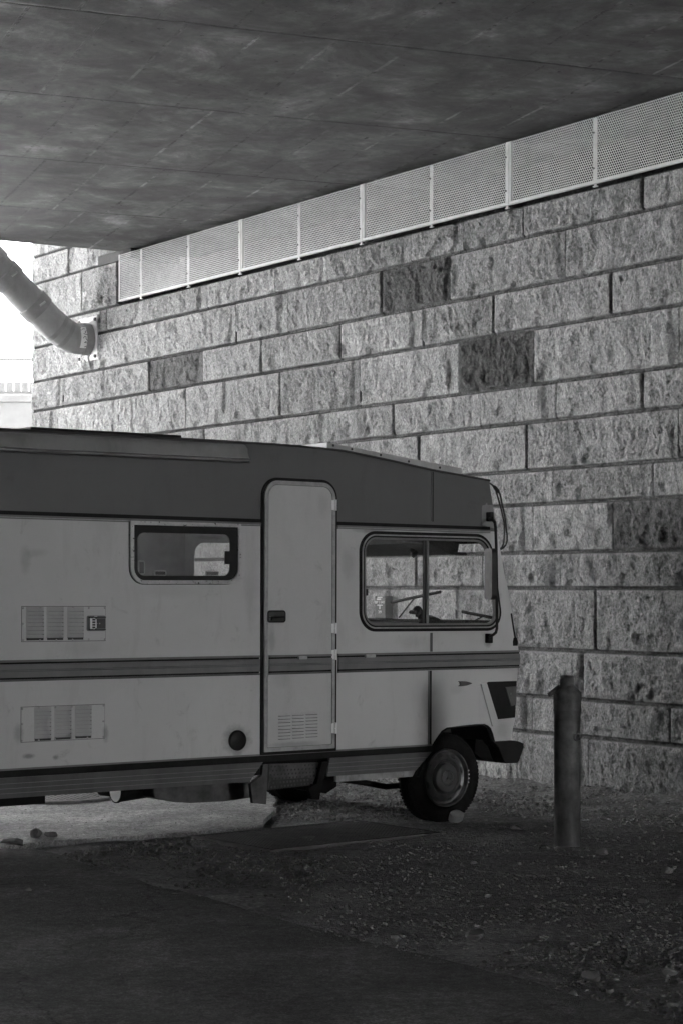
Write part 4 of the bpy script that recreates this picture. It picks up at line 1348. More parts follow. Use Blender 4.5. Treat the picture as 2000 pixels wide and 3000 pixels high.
    # -------- door
    d_out = [cpx(762.5, 1397), cpx(983, 1401), cpx(981, 2198), cpx(762.5, 2214)]
    do = round_poly([(ud0, d_out[0][1]), (ud1, d_out[0][1]), (ud1, cz(770, 2212)), (ud0, cz(770, 2212))], [.13, .13, .012, .012], 10)
    def dr_(d):
        q = [(ud0 + d, d_out[0][1] - d), (ud1 - d, d_out[0][1] - d), (ud1 - d, cz(770, 2212) + d), (ud0 + d, cz(770, 2212) + d)]
        return round_poly(q, [.13 - d, .13 - d, .006, .006], 10)
    do = dr_(0); D = MB()
    D.prism(do, -.012, -.0005, 0); 
    fr = D.build('door', MT['rubber'], E)
    D = MB(); i1 = dr_(.020); i2 = dr_(.046)
    D.prism(i1, -.022, -.0125, 0, [i2]); 
    j1 = dr_(.0505)
    D.build('door_frame', MT['alu_dull'], fr, bevel=.003)
    D = MB(); D.prism(i2, -.0155, -.0122, 0, [j1]); D.build('door_gasket', MT['trim'], fr)
    D = MB(); D.prism(j1, -.020, -.0123, 0); dl = D.build('door_leaf', MT['door_paint'], fr, bevel=.002)
    db0, db1 = j1[0], None
    us_ = [p[0] for p in j1]
    H = z_bt - z_bb; m = MB()
    for k0, k1, dd, mi in ((0, .115, .012, 0), (.115, .20, .005, 1), (.20, .455, .014, 0), (.455, .475, .0125, 2), (.475, .525, .014, 0), (.525, .545, .0125, 2), (.545, .825, .014, 0), (.825, .91, .005, 1), (.91, 1.0, .012, 3)):
        m.box(min(us_) + .004, max(us_) - .004, -.0205 - dd, -.0205, z_bt - H * k1 + .0003, z_bt - H * k0 - .0003, mi)
    m.build('belt_trim', [MT['trim'], MT['rubber'], MT['trim_line'], MT['skirt']], fr)
    # handle
    a, b_ = cpx(783, 1788, -.02), cpx(835.5, 1824, -.02)
    m = MB(); hpz = round_poly([(a[0], b_[1]), (b_[0], b_[1]), (b_[0], a[1]), (a[0], a[1])], .022)
    m.prism(hpz, -.028, -.0202, 0); inner = offset_poly(hpz, -.010)
    m.prism(inner, -.0285, -.0281, 1)
    m.tube([(a[0] + .022, -.034, a[1] - .07), (a[0] + .035, -.034, a[1] - .048), (b_[0] - .02, -.034, a[1] - .046)], .007, 8, 0)
    m.box(a[0] + .012, a[0] + .018, -.036, -.03, b_[1] + .022, b_[1] + .04, 2)
    m.build('door_handle', [MT['black'], MT['ink'], MT['white_pl']], fr)
    for y0, y1 in ((1464, 1496), (1825, 1856), (1902.5, 1933), (2117, 2149)):
        u = cu(980, (y0 + y1) / 2, -.02); z1, z0 = cz(980, y0, -.02), cz(980, y1, -.02); zm = (z0 + z1) / 2
        m = MB()
        m.lathe([(.010, z0), (.010, zm - .002)], Matrix.Translation((u, -.030, 0)), 12); m.lathe([(.010, zm + .002), (.010, z1)], Matrix.Translation((u, -.030, 0)), 12)
        m.box(u - .03, u - .001, -.026, -.0225, z0 + .004, z1 - .004); m.box(u, u + .012, -.028, -.004, z0 + .004, z1 - .004)
        m.build('door_hinge', MT['white_pl'], fr, smooth=True)
    # louvres
    def louvres(cols, rows, w, par, mat, proud=.011, hh=.024, name='louvre', slit=.013):
        m = MB()
        for (xa, xb) in cols:
            for (ya, yb) in rows:
                t = ((xa + xb) / 2 - rows_x[0]) / (rows_x[1] - rows_x[0]); y = ya + (yb - ya) * t
                u0, u1 = cu(xa, y, w), cu(xb, y, w); z = cz((xa + xb) / 2, y, w)
                n = 6
                vs = []
                for i in range(n + 1):
                    f = i / n; s = min(1, 1 - abs(2 * f - 1) ** 6)
                    u = u0 + (u1 - u0) * f
                    vs += [(u, w - .0006, z + hh), (u, w - .0006 - proud * .45 * s, z + hh * .62), (u, w - .0006 - proud * s, z + .002), (u, w - .0006, z)]
                m.add(vs, [(4 * i + k, 4 * i + 4 + k, 4 * i + 5 + k, 4 * i + 1 + k) for i in range(n) for k in range(2)], 0)
                m.add(vs, [(4 * i + 2, 4 * i + 6, 4 * i + 7, 4 * i + 3) for i in range(n)], 1)
                m.box(u0 + .004, u1 - .004, w - .0012, w - .0004, z - slit, z - .0002, 1)
        return m.build(name, [mat, MT['ink']], par, smooth=True)
    rows_x = (833, 913)
    louvres(((814.8, 851.8), (855.6, 891.3), (895, 930.8)), [(1750 + .2551 * p, 1750 + .2551 * q) for p, q in ((1363, 1347), (1400, 1384), (1440, 1418), (1478, 1456), (1517, 1493), (1555, 1530), (1592, 1567), (1628, 1603))], -.02, fr, MT['door_paint'], .005, .020, 'door_vent', .002)
    # -------- side vents
    def vent(corn, cols, rows, rx, lab, rivets):
        nonlocal rows_x
        rows_x = rx
        m = MB(); ps = [cpx(*p) for p in corn]
        q = [(min(ps[0][0], ps[3][0]), ps[0][1]), (ps[1][0], ps[0][1]), (ps[1][0], ps[3][1]), (ps[0][0], ps[3][1])]
        m.prism(offset_poly(q, .003), -.0006, -.0003, 1, [offset_poly(q, -.001)])
        m.prism(q, -.003, -.0007, 0); v = m.build('vent_grille', [MT['white_paint'], MT['ink']], E)
        louvres(cols, rows, -.003, v, MT['trim_light'], .014, .030)
        m = MB()
        for x, y in rivets:
            p = cpx(x, y); m.lathe([(.007, 0), (.006, .003), (.002, .005)], Matrix.Translation((p[0], -.003, p[1])) @ Matrix.Rotation(R(90), 4, 'X'), 10)
        m.build_each('rivet', MT['alu_dull'], v, smooth=True)
        return v
    k2 = lambda x, y: (x * .31888, 1700 + y * .31888)
    MT['trim_light'] = paint_mat('louvre_paint', .42, .7)
    v1 = vent([k2(203, 242), k2(970, 242), k2(970, 553), k2(203, 563)], [(76.5, 130), (137, 187.5), (197.7, 246.5)],
              [(1700 + .31888 * p, 1700 + .31888 * q) for p, q in ((288, 288), (322, 321), (357, 354), (391, 388), (427, 424), (462, 460), (497, 493), (533, 527))], (103, 222), '',
              [k2(*p) for p in ((213, 257), (368, 254), (520, 254), (669, 252), (817, 254), (963, 254), (213, 399), (213, 551), (368, 550), (518, 548), (667, 545), (815, 543), (963, 541))])
    vent([k2(197, 1168), k2(962, 1138), k2(962, 1448), k2(197, 1487)], [(100.5, 151.5), (160, 210.5), (220, 269.5)],
         [(1700 + .31888 * p, 1700 + .31888 * q) for p, q in ((1210, 1190), (1245, 1223), (1278, 1258), (1312, 1293), (1347, 1329), (1383, 1362), (1418, 1398), (1455, 1432))], (126, 245), '',
         [k2(*p) for p in ((206, 1180), (358, 1173), (509, 1167), (661, 1161), (809, 1156), (952, 1151), (206, 1320), (951, 1295), (203, 1473), (356, 1468), (506, 1459), (655, 1450), (803, 1445), (951, 1437))])
    # flue cover on the upper vent
    a, b_ = cpx(254, 1803.5), cpx(308.5, 1848.5)
    m = MB(); m.prism(round_poly([(a[0], b_[1]), (b_[0], b_[1]), (b_[0], a[1]), (a[0], a[1])], .012), -.008, -.0032); fl = m.build('flue_cover', MT['trim'], v1)
    W_, H_ = b_[0] - a[0], a[1] - b_[1]
    m = MB(); u0 = a[0] + W_ * .08; um = a[0] + W_ * .42; z0 = b_[1] + H_ * .14; z1 = a[1] - H_ * .16
    hol = []
    for i in range(4):
        zc = z1 - (z1 - z0) * (i + .6) / 4.2; hw = (um - u0) * .26; cc = u0 + (um - u0) * .58
        hol.append(round_poly([(cc - hw, zc - .011), (cc + hw, zc - .011), (cc + hw, zc + .011), (cc - hw, zc + .011)], .0105, 5))
    m.prism([(u0, z0), (um, z0 + .006), (um, z1 - .006), (u0, z1)], -.030, -.028, 0, hol)
    m.box(u0, um, -.0275, -.0272, z0, z1, 1)
    m.box(um + .001, a[0] + W_ * .92, -.024, -.0085, z0 + .004, z1 - .004, 2)
    m.box(u0, a[0] + W_ * .92, -.03, -.0085, z0 - .008, z0 - .0005, 1); m.box(u0, a[0] + W_ * .92, -.03, -.0085, z1 + .0005, z1 + .008, 1)
    m.box(um + .008, um + .014, -.0265, -.0242, z0 + .035, z1 - .035, 0); m.box(um + .022, um + .027, -.0265, -.0242, z0 + .038, z1 - .038, 0)
    m.box(um - .004, um + .012, -.016, -.0085, z1 + .009, a[1] - .003, 0)
    m.build('flue_grid', [MT['white_pl'], MT['ink'], MT['trim_line']], fl)
    # -------- round cap
    p = cpx(694.5, 2169); m = MB()
    m.lathe([(.068, 0), (.068, .012), (.060, .018), (.056, .016), (.048, .020), (.001, .024)], Matrix.Translation((p[0], -.0006, p[1])) @ Matrix.Rotation(R(90), 4, 'X'), 36, caps=False)
    m.build('water_filler_cap', MT['black'], E, smooth=True)
    # -------- hopper window
    fo = round_poly([cpx(379.5, 1526), cpx(702, 1535), cpx(702, 1711), cpx(379.5, 1711)], [.006, .006, .105, .105])
    def hop(d):
        a_, b2, c_, d_ = cpx(379.5, 1526), cpx(702, 1535), cpx(702, 1711), cpx(379.5, 1711)
        q = [(a_[0] + d, a_[1] - d), (b2[0] - d, b2[1] - d), (c_[0] - d, c_[1] + d), (d_[0] + d, d_[1] + d)]
        return round_poly(q, [.004, .004, .105 - d, .105 - d])
    fo = hop(0)
    m = MB(); fi = hop(.024); m.prism(hop(-.004), -.004, -.0005, 1, [fi]); m.prism(fo, -.022, -.0045, 0, [fi])
    hw = m.build('hopper_window', [MT['alu'], MT['rubber']], E, bevel=.004)
    m = MB(); g = hop(.0245); gi = round_poly([cpx(400, 1560), cpx(672, 1566), cpx(670, 1687), cpx(401, 1687)], .05)
    m.prism(g, -.012, -.006, 0, [gi]); m.build('window_gasket', MT['black'], hw)
    m = MB(); m.prism(offset_poly(gi, .01), -.005, -.002, 0); m.build('pane', MT['acrylic'], hw)
    for q, kind in (((404, 1642, 424, 1684), 0), ((451, 1670, 487, 1688), 0), ((600, 1671, 641, 1689), 0)):
        a, b_ = cpx(q[0], q[1], .01), cpx(q[2], q[3], .01)
        m = MB(); m.prism(round_poly([(a[0], b_[1]), (b_[0], b_[1]), (b_[0], a[1]), (a[0], a[1])], .016), .003, .016, 0)
        m.prism(offset_poly(round_poly([(a[0], b_[1]), (b_[0], b_[1]), (b_[0], a[1]), (a[0], a[1])], .012), -.009), .0022, .0028, 1)
        m.build('latch', [MT['white_pl'], MT['ink']], hw)
    a, b_ = cpx(655, 1615), cpx(676, 1653); m = MB(); m.box(a[0], b_[0], -.018, -.0125, b_[1], a[1]); m.build('catch', MT['black'], hw)
    # -------- cab window
    co_ = offset_poly(cab_in, .045)
    m = MB(); m.prism(co_, -.007, -.0005, 0, [offset_poly(cab_in, .024)]); m.prism(offset_poly(cab_in, .0235), -.012, -.0005, 1, [offset_poly(cab_in, .014)])
    m.prism(offset_poly(cab_in, .0135), -.009, -.0005, 0, [offset_poly(cab_in, .002)]); m.prism(offset_poly(cab_in, .0015), -.006, .02, 2, [offset_poly(cab_in, -.012)])
    cw = m.build('cab_window', [MT['rubber'], MT['alu_dull'], MT['trim']], E)
    m = MB(); m.prism(offset_poly(cab_in, -.010), .006, .009); m.build('pane', MT['glass'], cw)
    zt_, zb_ = cz(1245, 1579), cz(1245, 1829)
    for x0, x1, mt in ((1238, 1243.5, 'seal_matt'), (1243.8, 1247.6, 'rubber'), (1248, 1254, 'trim')):
        m = MB(); m.box(cu(x0, 1700), cu(x1, 1700), -.004 if mt != 'rubber' else .001, .0055, zb_, zt_); m.build('window_divider', MT[mt], cw)
    a, b_ = cpx(1070, 1726), cpx(1080, 1745); m = MB(); m.box(a[0], b_[0], .010, .03, b_[1], a[1]); m.build('window_latch', MT['black'], cw)
    # -------- marker lamps
    for x0, x1, y0, y1 in ((870, 894, 1922, 1931), (1070, 1098, 1917, 1926)):
        a, b_ = cpx(x0, y0, -.02), cpx(x1, y1, -.02); m = MB(); off = .0205 if x0 < 900 else 0
        m.prism(round_poly([(a[0], b_[1]), (b_[0], b_[1]), (b_[0], a[1]), (a[0], a[1])], .008), -.026 - off, -.008 - off)
        m.build('marker_lamp', MT['steel'], E, bevel=.003)
    # -------- indicator (fish shaped)
    m = MB(); m.prism([cpx(*p) for p in ((1339, 1996), (1348, 1995), (1362, 1996), (1373, 1999), (1379, 2001.5), (1373, 2005), (1362, 2008.5), (1348, 2010.5), (1339, 2010.5), (1345, 2005), (1341, 2003), (1345, 2001))], -.014, -.0005)
    m.build('side_indicator', MT['lamp'], E, bevel=.004)
    # -------- headlight surround
    k9 = lambda x, y: (1350 + x * .12755, 1950 + y * .12755)
    hl = [cpx(*k9(*p)) for p in ((575, 400), (610, 372), (1262, 352), (1250, 700), (1225, 1190), (830, 1232))]
    m = MB(); m.prism([cpx(*k9(*p)) for p in ((430, 415), (568, 398), (822, 1240), (1212, 1204), (1190, 1382), (692, 1394))], -.012, -.0005); hs = m.build('headlight_frame', MT['white_paint'], E, bevel=.006)
    m = MB(); m.prism(hl, -.004, -.0006); hb = m.build('headlight_recess', MT['black'], E)
    m = MB(); m.prism([cpx(*k9(*p)) for p in ((985, 490), (1245, 470), (1235, 900), (1120, 940))], -.014, -.0045); m.build('headlight', MT['lamp'], hb, bevel=.01)
    # -------- bumper
    m = MB()
    bp_ = [cpx(*k9(*p)) for p in ((690, 1745), (1150, 1716), (1265, 1732), (1385, 1785), (1395, 1870), (1290, 2185), (1250, 2232), (970, 2243), (905, 2120), (820, 1880))]
    m.prism(bp_, -.02, .30)
    uf = max(p[0] for p in bp_); m.box(uf - .26, uf - .005, .305, WID + .02, bp_[6][1] + .01, bp_[1][1] - .01)
    m.build('bumper', MT['black'], E, bevel=.012)
    m = MB(); q = [cpx(*k9(*p), .10) for p in ((330, 1700), (880, 1740), (860, 2060), (780, 2205), (430, 2120), (300, 2000))]
    m.prism(q, .10, .5); m.build('bumper_bracket', MT['under'], E)
    # -------- wheels and arches
    def wheel(u, wf, name, flip=False):
        rc = cpx(1310, 2279, .04)
        ro = .302 * 1.0
        w_ = .19
        M = Matrix.Translation((u, wf, rc[1])) @ Matrix.Rotation(R(90 if not flip else -90), 4, 'X')
        e = MB()
        ro = rc[1] - (CAMP.I @ Vector((C0.x, C0.y, -.025))).z
        tp = [(ro * .66, -.005), (ro * .70, .006), (ro * .80, .010), (ro * .90, .006), (ro * .955, -.012), (ro * .985, -.03), (ro, -.05)]
        for k in range(1, 6):
            zc = -.05 - (w_ - .10) * k / 6
            tp += [(ro, zc + .005), (ro * .975, zc + .004), (ro * .975, zc - .004), (ro, zc - .005)]
        tp += [(ro, -w_ + .05), (ro * .985, -w_ + .03), (ro * .9, -w_ - .006), (ro * .66, -w_ + .005)]
        e.lathe(tp, M, 72, caps=False)
        # shoulder blocks
        for k in range(72):
            a = 2 * math.pi * k / 72
            for h0, h1 in ((-.048, -.026), (-w_ + .026, -w_ + .048)):
                c_, s_ = math.cos(a), math.sin(a); c2, s2 = math.cos(a + .05), math.sin(a + .05)
                r0, r1 = ro * .97, ro * 1.006
                pts = [(r0 * c_, r0 * s_, h0), (r0 * c2, r0 * s2, h0), (r0 * c2, r0 * s2, h1), (r0 * c_, r0 * s_, h1), (r1 * c_, r1 * s_, h0), (r1 * c2, r1 * s2, h0), (r1 * c2, r1 * s2, h1), (r1 * c_, r1 * s_, h1)]
                e.hexa([M @ Vector(p) for p in pts])
        W = e.build(name, MT['tyre'], E, smooth=True)
        rr = ro * .645
        e = MB(); e.lathe([(rr, -.10), (rr, -.006), (rr * .985, .002), (rr * .955, .0), (rr * .935, -.012), (rr * .91, -.035), (rr * .82, -.042), (rr * .70, -.020), (rr * .64, -.012), (rr * .60, -.018), (rr * .565, -.040), (rr * .50, -.045)], M, 64, caps=False)
        e.build('rim', MT['rim'], W, smooth=True)
        e = MB(); rs_ = rr
        for k in range(8):
            a = 2 * math.pi * (k + .35) / 8
            q = []
            for i in range(14):
                t = 2 * math.pi * i / 14
                rad = rs_ * (.805 + .075 * math.cos(t)); th = a + .145 * math.sin(t)
                q.append(M @ Vector((rad * math.cos(th), rad * math.sin(th), -.034 if rad > rs_ * .82 else -.027)))
            e.add(q, [tuple(range(14))])
        e.build_each('rim_hole', MT['ink'], W)
        e = MB(); e.lathe([(rr * .505, -.06), (rr * .505, -.012), (rr * .49, -.004), (rr * .46, .0), (rr * .28, .004), (rr * .265, .0015), (rr * .25, .004), (.001, .005)], M, 48, caps=False)
        cp = e.build('hub_cap', MT['cap'], W, smooth=True)
        e = MB()
        sr = rr * .235
        for k in range(3):
            a = R(100 + 120 * k)
            tip = Vector((sr * math.cos(a), sr * math.sin(a), .0055)); s1 = Vector((.09 * sr * math.cos(a + 1.57), .09 * sr * math.sin(a + 1.57), 0))
            cpt = Vector((0, 0, .010)); e.add([M @ p for p in (Vector((0, 0, .0055)) + s1, Vector((0, 0, .0055)) - s1, tip, cpt)], [(0, 2, 3), (1, 3, 2)])
        ring = [(sr * 1.0, .005), (sr * 1.02, .0075), (sr * 1.06, .0075), (sr * 1.08, .005)]
        e.lathe(ring, M, 40, caps=False)
        e.build('star_emblem', MT['star'], cp)
        e = MB(); q = []
        for a in (-12, -4, 4, 12):
            th = R(a); e.lathe([(.006, 0), (.006, .006)], M @ Matrix.Translation((rr * .985 * math.cos(th), rr * .985 * math.sin(th), -.002)), 8)
        e.build_each('balance_weight', MT['steel'], W)
        return W
    ucw = cpx(1310, 2279, .04)[0]
    wheel(ucw, .045, 'front_wheel'); wheel(ucw, WID - .06, 'front_wheel', True)
    wheel(UL + .95, .045, 'rear_wheel'); wheel(UL + .95, WID - .06, 'rear_wheel', True)
    # wheel arch liner
    m = MB(); ar = [cpx(*p) for p in arch_px]
    liner = [(ar[0][0] - .0, ar[0][1] - .02)] + ar + [(ar[-1][0] - .11, ar[-1][1] - .22)]
    n = len(liner); vs = [(u, .012, z) for u, z in liner] + [(u, .46, z) for u, z in liner]
    m.add(vs, [(i, i + 1, n + i + 1, n + i) for i in range(n - 1)])
    m.prism(liner, .46, .47)
    m.build('wheel_arch', MT['ink'], E)
    m = MB()
    m.tube([(u, -.004, z) for u, z in ar], .007, 6); m.build('arch_lip', MT['rubber'], E, smooth=True)
    # -------- skirts
    def skirt(u0, u1, zt, zb, cutl, cutr, nm='ribbed_skirt'):
        m = MB()
        H = zt - zb; wt, wb_ = -.006, .015
        f = lambda t: (wt + (wb_ - wt) * t, zt - H * t)
        for a, b_ in ((0, .28), (.295, .52), (.535, .76), (.775, 1.0)):
            w0_, z0_ = f(a); w1_, z1_ = f(b_)
            ua0, ua1 = u0 + cutl * a, u1 - cutr * a; ub0, ub1 = u0 + cutl * b_, u1 - cutr * b_
            m.hexa([(ub0, w1_, z1_), (ub1, w1_, z1_), (ub1, w1_ + .02, z1_), (ub0, w1_ + .02, z1_), (ua0, w0_, z0_), (ua1, w0_, z0_), (ua1, w0_ + .02, z0_), (ua0, w0_ + .02, z0_)], 0)
        for a in (.28, .52, .76):
            w0_, z0_ = f(a + .001); w1_, z1_ = f(a + .014)
            m.hexa([(u0, w1_ - .004, z1_), (u1 - cutr * a, w1_ - .004, z1_), (u1 - cutr * a, w1_ + .01, z1_), (u0, w1_ + .01, z1_), (u0, w0_ - .004, z0_), (u1 - cutr * a, w0_ - .004, z0_), (u1 - cutr * a, w0_ + .01, z0_), (u0, w0_ + .01, z0_)], 1)
        return m.build(nm, [MT['skirt'], MT['skirt_line']], E)
    zk = cz(0, 2263) - .036; zkb = cz(8, 2341)
    skirt(UL + 1.45, cu(770, 2237), zk, zkb, 0, .10)
    skirt(cu(964, 2220), cu(1262, 2197), zk, zkb, .0, .13)
    m = MB(); m.prism([(cu(989, 2284), zkb - .001), (cu(1219, 2264), zkb - .001), (cu(1210, 2279), zkb - .042), (cu(989, 2287), zkb - .042)], .012, .04); m.build('sill_board', MT['sill'], E)
    m = MB(); m.box(UL + 1.46, cu(140, 2340), .03, .06, zkb - .05, zkb + .02); m.build('skirt_rail', MT['under'], E)
    # -------- entrance step
    k8 = lambda x, y: (500 + x * .44643, 2100 + y * .44643)
    m = MB(); m.prism([cpx(*k8(*p), -.03) for p in ((606, 318), (640, 312), (628, 575), (541, 567), (527, 440), (600, 382))], -.03, .0); st = m.build('entrance_step', MT['under_pale'], E)
    m = MB(); m.prism([cpx(*k8(*p), -.03) for p in ((990, 300), (1042, 290), (1000, 420), (975, 545), (925, 540), (905, 470), (960, 440))], -.03, .0); m.build('step_bracket', MT['under'], st)
    pl_ = [cpx(*k8(*p), .02) for p in ((650, 312), (985, 300), (930, 452), (640, 484))]
    hol = []
    a, b_, c, d = (Vector(p) for p in pl_)
    for r_ in range(6):
        for c_ in range(13):
            fu_ = (c_ + .5 + .5 * (r_ % 2)) / 13.5; fv = (r_ + .6) / 6.3
            if r_ < 1 and 4 < c_ < 9: continue
            top_ = a + (b_ - a) * fu_; bot_ = d + (c - d) * fu_; q = top_ + (bot_ - top_) * fv
            hol.append([(q.x + .008 * math.cos(t * 1.0472), q.y + .008 * math.sin(t * 1.0472)) for t in range(6)])
    m = MB(); m.prism(pl_, .02, .023, 0, hol); m.build('step_plate', MT['under_pale'], st)
    m = MB(); m.prism([tuple(p) for p in pl_], .045, .05); m.build('step_back', MT['ink'], st)
    # -------- underbody
    m = MB(); m.box(UL + 1.9, cu(1180, 2250), .12, WID - .12, z_low - .14, z_low + .015); m.build('chassis', MT['under'], E)
    def under(px, w0_, w1_, name, mat, bev=.02):
        m = MB(); m.prism([cpx(x, y, w0_) for x, y in px], w0_, w1_); return m.build(name, mat, E, bevel=bev)
    under(((449, 2300), (735, 2280), (735, 2338), (660, 2348), (560, 2353), (510, 2350), (490, 2343), (455, 2338)), .22, .9, 'fuel_tank', MT['under_pale'], .03)
    under(((350, 2300), (449, 2295), (449, 2336), (350, 2340)), .5, .8, 'silencer', MT['under'])
    p = CAMP.hit(341, 2318, (0, .42, 0), (0, 1, 0)); m = MB()
    m.tube([p + Vector((.0, 0, 0)), p + Vector((.6, .04, .04))], .075, 24, 0)
    m.lathe([(.080, -.006), (.080, .006), (.07, .006), (.07, -.006)], Matrix.Translation(p) @ Matrix.Rotation(R(90), 4, 'Y'), 24, 0)
    m.lathe([(.001, -.007), (.07, -.007)], Matrix.Translation(p) @ Matrix.Rotation(R(90), 4, 'Y'), 24, 1, caps=False)
    m.build('waste_pipe', [MT['under'], MT['white_pl']], E, smooth=True)
    m = MB(); q = [CAMP.hit(x, y, (0, .55, 0), (0, 1, 0)) for x, y in ((960, 2278), (1050, 2290), (1130, 2305), (1190, 2300))]
    m.tube(q, .022, 8); m.build('track_rod', MT['under'], E, smooth=True)
    m = MB(); q = [CAMP.hit(x, y, (0, .3, 0), (0, 1, 0)) for x, y in ((940, 2285), (990, 2268), (985, 2305), (955, 2325), (935, 2320))]
    m.prism([(p.x, p.z) for p in q], .3, .6); m.build('axle_bracket', MT['under'], E)
    # -------- mirror
    WM = -.16
    mp = lambda x, y, w=WM: CAMP.hit(x, y, (0, w, 0), (0, 1, 0))
    m = MB()
    for (x0, y0, x1, y1) in ((1424, 1500, 1435, 1528), (1421, 1856, 1432.5, 1884)):
        a, b_ = cpx(x0, y0, -.01), cpx(x1, y1, -.01); m.box(a[0], b_[0], -.05, -.0005, b_[1], a[1])
    mir = m.build('wing_mirror', MT['black'], E, bevel=.006)
    m = MB()
    m.tube([mp(1431, 1520, -.03), mp(1441, 1523, -.10), mp(1448, 1530), mp(1450, 1545), mp(1452, 1600), mp(1453.5, 1700), mp(1454, 1800), mp(1454, 1842), mp(1451, 1853), mp(1443, 1860, -.10), mp(1430, 1866, -.03)], .011, 8)
    m.build('mirror_arm', MT['black'], mir, smooth=True)
    ct, cb = mp(1441, 1607), mp(1443, 1757); zc = (ct.z + cb.z) / 2; hh = (ct.z - cb.z) / 2; uc = (ct.x + cb.x) / 2
    vd = (CAMP.I.to_3x3() @ ray(1442, 1680)).normalized()
    ang0 = math.atan2(vd.y, vd.x) + R(17)
    Mm = Matrix.Translation((uc, WM + .0, zc)) @ Matrix.Rotation(ang0, 4, 'Z') @ Matrix.Rotation(R(0), 4, 'Y')
    m = MB(); sh = round_poly([(-.095, -hh), (.095, -hh), (.095, hh), (-.095, hh)], .045)
    m.prism(sh, .0, .035)
    h = m.build('mirror_head', MT['black'], mir, bevel=.008); h.matrix_local = Mm
    m = MB(); m.prism(offset_poly(sh, -.010), -.002, -.0003); g_ = m.build('mirror_glass', MT['mirror'], h)
    # front aerial cable
    k1 = lambda x, y: (1330 + x * .12755, 1350 + y * .12755)
    cwp = .10
    m = MB()
    A_ = [(800, 512), (850, 545), (900, 590), (945, 665), (975, 770), (1020, 930), (1075, 1130), (1110, 1290), (1140, 1430), (1147, 1600), (1142, 1750), (1128, 1880), (1095, 1975), (1045, 2035)]
    B_ = [(1000, 690), (1040, 760), (1065, 860), (1095, 1010), (1130, 1170), (1165, 1350), (1185, 1540), (1204, 1720), (1202, 1840), (1180, 1930), (1120, 2000), (1045, 2042)]
    for L_ in (A_, B_): m.tube([CAMP.hit(*k1(*p), (0, cwp, 0), (0, 1, 0)) for p in L_], .0065, 6)
    m.tube([CAMP.hit(*k1(*p), (0, cwp, 0), (0, 1, 0)) for p in ((885, 575), (920, 605), (985, 690), (1015, 725))], [.008, .014, .016, .010], 8)
    m.build('aerial_cable', MT['cable'], E, smooth=True)
    m = MB(); m.tube([mp(1495.6, 1797, .0), mp(1503, 1845, 0), mp(1510, 1885, 0)], .008, 6); a = mp(1508, 1880, 0); m.lathe([(.02, -.03), (.022, 0), (.014, .03)], Matrix.Translation((a.x - .004, 0, a.z)), 10)
    m.build('windscreen_stay', MT['black'], E, smooth=True)
    # -------- repair patch of tape by mirror mount
    m = MB(); m.prism([cpx(*k1(*p)) for p in ((625, 1060), (640, 1020), (700, 1015), (740, 960), (755, 1015), (870, 1010), (925, 1300), (960, 1500), (960, 1560), (800, 1530), (700, 1490), (622, 1480))], -.0018, -.0004)
    m.build('tape_patch', paint_mat('tape_grey', .24, .8), E)
    return dict(E=E, fu=fu, zs_bot=zs_bot, zs_top=zs_top, WID=WID)
MH = motorhome()

# ------------------------------------------------------------------ toy dog on the dashboard, hanging beads
def toy_dog():
    w = .42
    P = lambda x, y, dw=0.0: CAMP.w(CAMP.hit(x, y, (0, w + dw, 0), (0, 1, 0)))
    k6 = lambda x, y: (1000 + x * .33163, 1500 + y * .33163)
    nodes = [  # pixel, sideways offset, radius in metres, parent
        ((668, 868), .0, .036, None),                                  # skull
        ((640, 882), .0, .021, 0), ((606, 884), .0, .014, 1),          # muzzle
        ((698, 915), .0, .030, 0), ((716, 952), .0, .036, 3),          # neck, chest
        ((780, 948), .0, .033, 4), ((840, 964), .0, .026, 5), ((905, 980), .0, .012, 6),
        ((700, 978), -.02, .018, 4), ((705, 978), .05, .018, 4),
        ((672, 895), -.034, .014, 0), ((664, 914), -.038, .014, 10),   # ears
        ((672, 895), .034, .014, 0), ((664, 914), .038, .014, 12),
    ]
    base = P(*k6(715, 990))
    m = MB()
    def blob(p, r):
        v, f = I2; m.add([tuple(Vector(p) + Vector(q) * r) for q in v.tolist()], [tuple(q) for q in f.tolist()])
    pos = [P(*k6(*n[0]), n[1]) - base for n in nodes]
    for i, n in enumerate(nodes):
        blob(pos[i], n[2])
        if n[3] is not None:
            q = pos[n[3]]; r2 = nodes[n[3]][2]
            k = max(2, int((q - pos[i]).length / .006))
            for t in range(1, k): blob(pos[i].lerp(q, t / k), n[2] + (r2 - n[2]) * t / k)
    o = m.build('toy_dog', MT['toy'], smooth=True); o.location = base
    rm = o.modifiers.new('remesh', 'REMESH'); rm.mode = 'VOXEL'; rm.voxel_size = .0045; rm.use_smooth_shade = True
    sm = o.modifiers.new('smooth', 'SMOOTH'); sm.iterations = 3
    tag(o, 'dark toy dog lying on the dashboard behind the cab window', 'toy dog')
toy_dog()
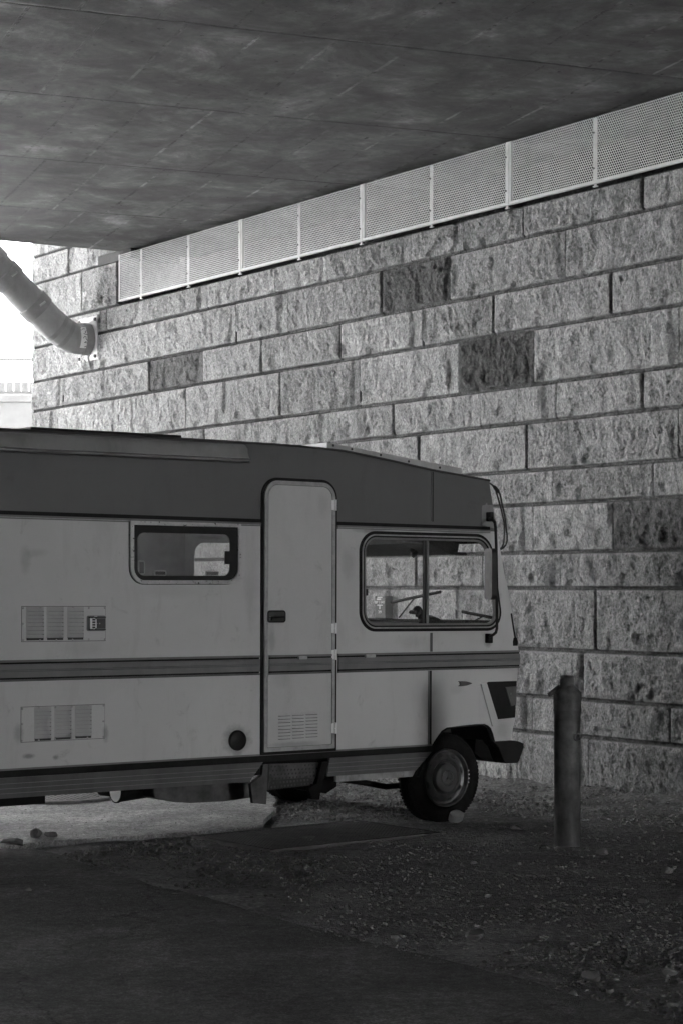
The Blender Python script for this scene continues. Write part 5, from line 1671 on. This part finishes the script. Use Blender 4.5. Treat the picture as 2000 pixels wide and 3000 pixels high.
def beads():
    w = .75
    k6 = lambda x, y: (1000 + x * .33163, 1500 + y * .33163)
    P = lambda x, y: CAMP.w(CAMP.hit(*k6(x, y), (0, w, 0), (0, 1, 0)))
    base = P(636, 300)
    m = MB(); rr = random.Random(2)
    for (x, y, r) in ((625, 312, .022), (645, 325, .024), (622, 335, .022), (650, 338, .018), (632, 352, .026), (652, 358, .02), (628, 370, .018), (645, 376, .018), (634, 388, .015)):
        p = P(x, y) - base; m.lathe([(.002, -r), (r * .7, -r * .7), (r, 0), (r * .7, r * .7), (.002, r)], Matrix.Translation(p + Vector((0, rr.uniform(-.02, .02), 0))), 10)
    m.tube([P(636, 255) - base, P(636, 310) - base], .003, 5)
    o = m.build('hanging_ornament', MT['toy'], smooth=True); o.location = base
    tag(o, 'dark bunch shaped ornament hanging behind the windscreen', 'ornament')
beads()

# ------------------------------------------------------------------ light, sky, camera
SUN_AZ = R(48)      # compass style: angle from +Y towards +X
SUN_EL = R(36)
sd = Vector((math.sin(SUN_AZ) * math.cos(SUN_EL), math.cos(SUN_AZ) * math.cos(SUN_EL), math.sin(SUN_EL)))
sun = bpy.data.lights.new('sun', 'SUN'); sun.energy = 5.0; sun.angle = R(.5); sun.color = (1, 1, 1)
so = bpy.data.objects.new('sun', sun); COL.objects.link(so); so.rotation_euler = (-sd).to_track_quat('-Z', 'Y').to_euler()
wld = bpy.data.worlds.new('World'); S.world = wld; wld.use_nodes = True
nt = wld.node_tree; bg = nt.nodes['Background']
sk = nt.nodes.new('ShaderNodeTexSky'); sk.sky_type = 'NISHITA'; sk.sun_disc = False
sk.sun_elevation = SUN_EL; sk.sun_rotation = SUN_AZ
bw = nt.nodes.new('ShaderNodeRGBToBW')
nt.links.new(sk.outputs[0], bw.inputs[0]); nt.links.new(bw.outputs[0], bg.inputs[0])
bg.inputs[1].default_value = .10

cam = bpy.data.cameras.new('camera'); co = bpy.data.objects.new('camera', cam); COL.objects.link(co)
co.location = CAMPOS; co.rotation_euler = (R(90), 0, 0)
cam.sensor_fit = 'VERTICAL'; cam.sensor_height = 36.0
cam.lens = F / 3000.0 * 36.0
cam.shift_y = (HY - 1500.0) / 3000.0
cam.clip_start = .1; cam.clip_end = 3000
S.camera = co
S.view_settings.view_transform = 'Standard'; S.view_settings.look = 'None'
S.view_settings.gamma = 1.0; S.view_settings.exposure = 6.35
S.cycles.max_bounces = 10; S.cycles.diffuse_bounces = 6; S.cycles.transparent_max_bounces = 12
S.cycles.use_denoising = True
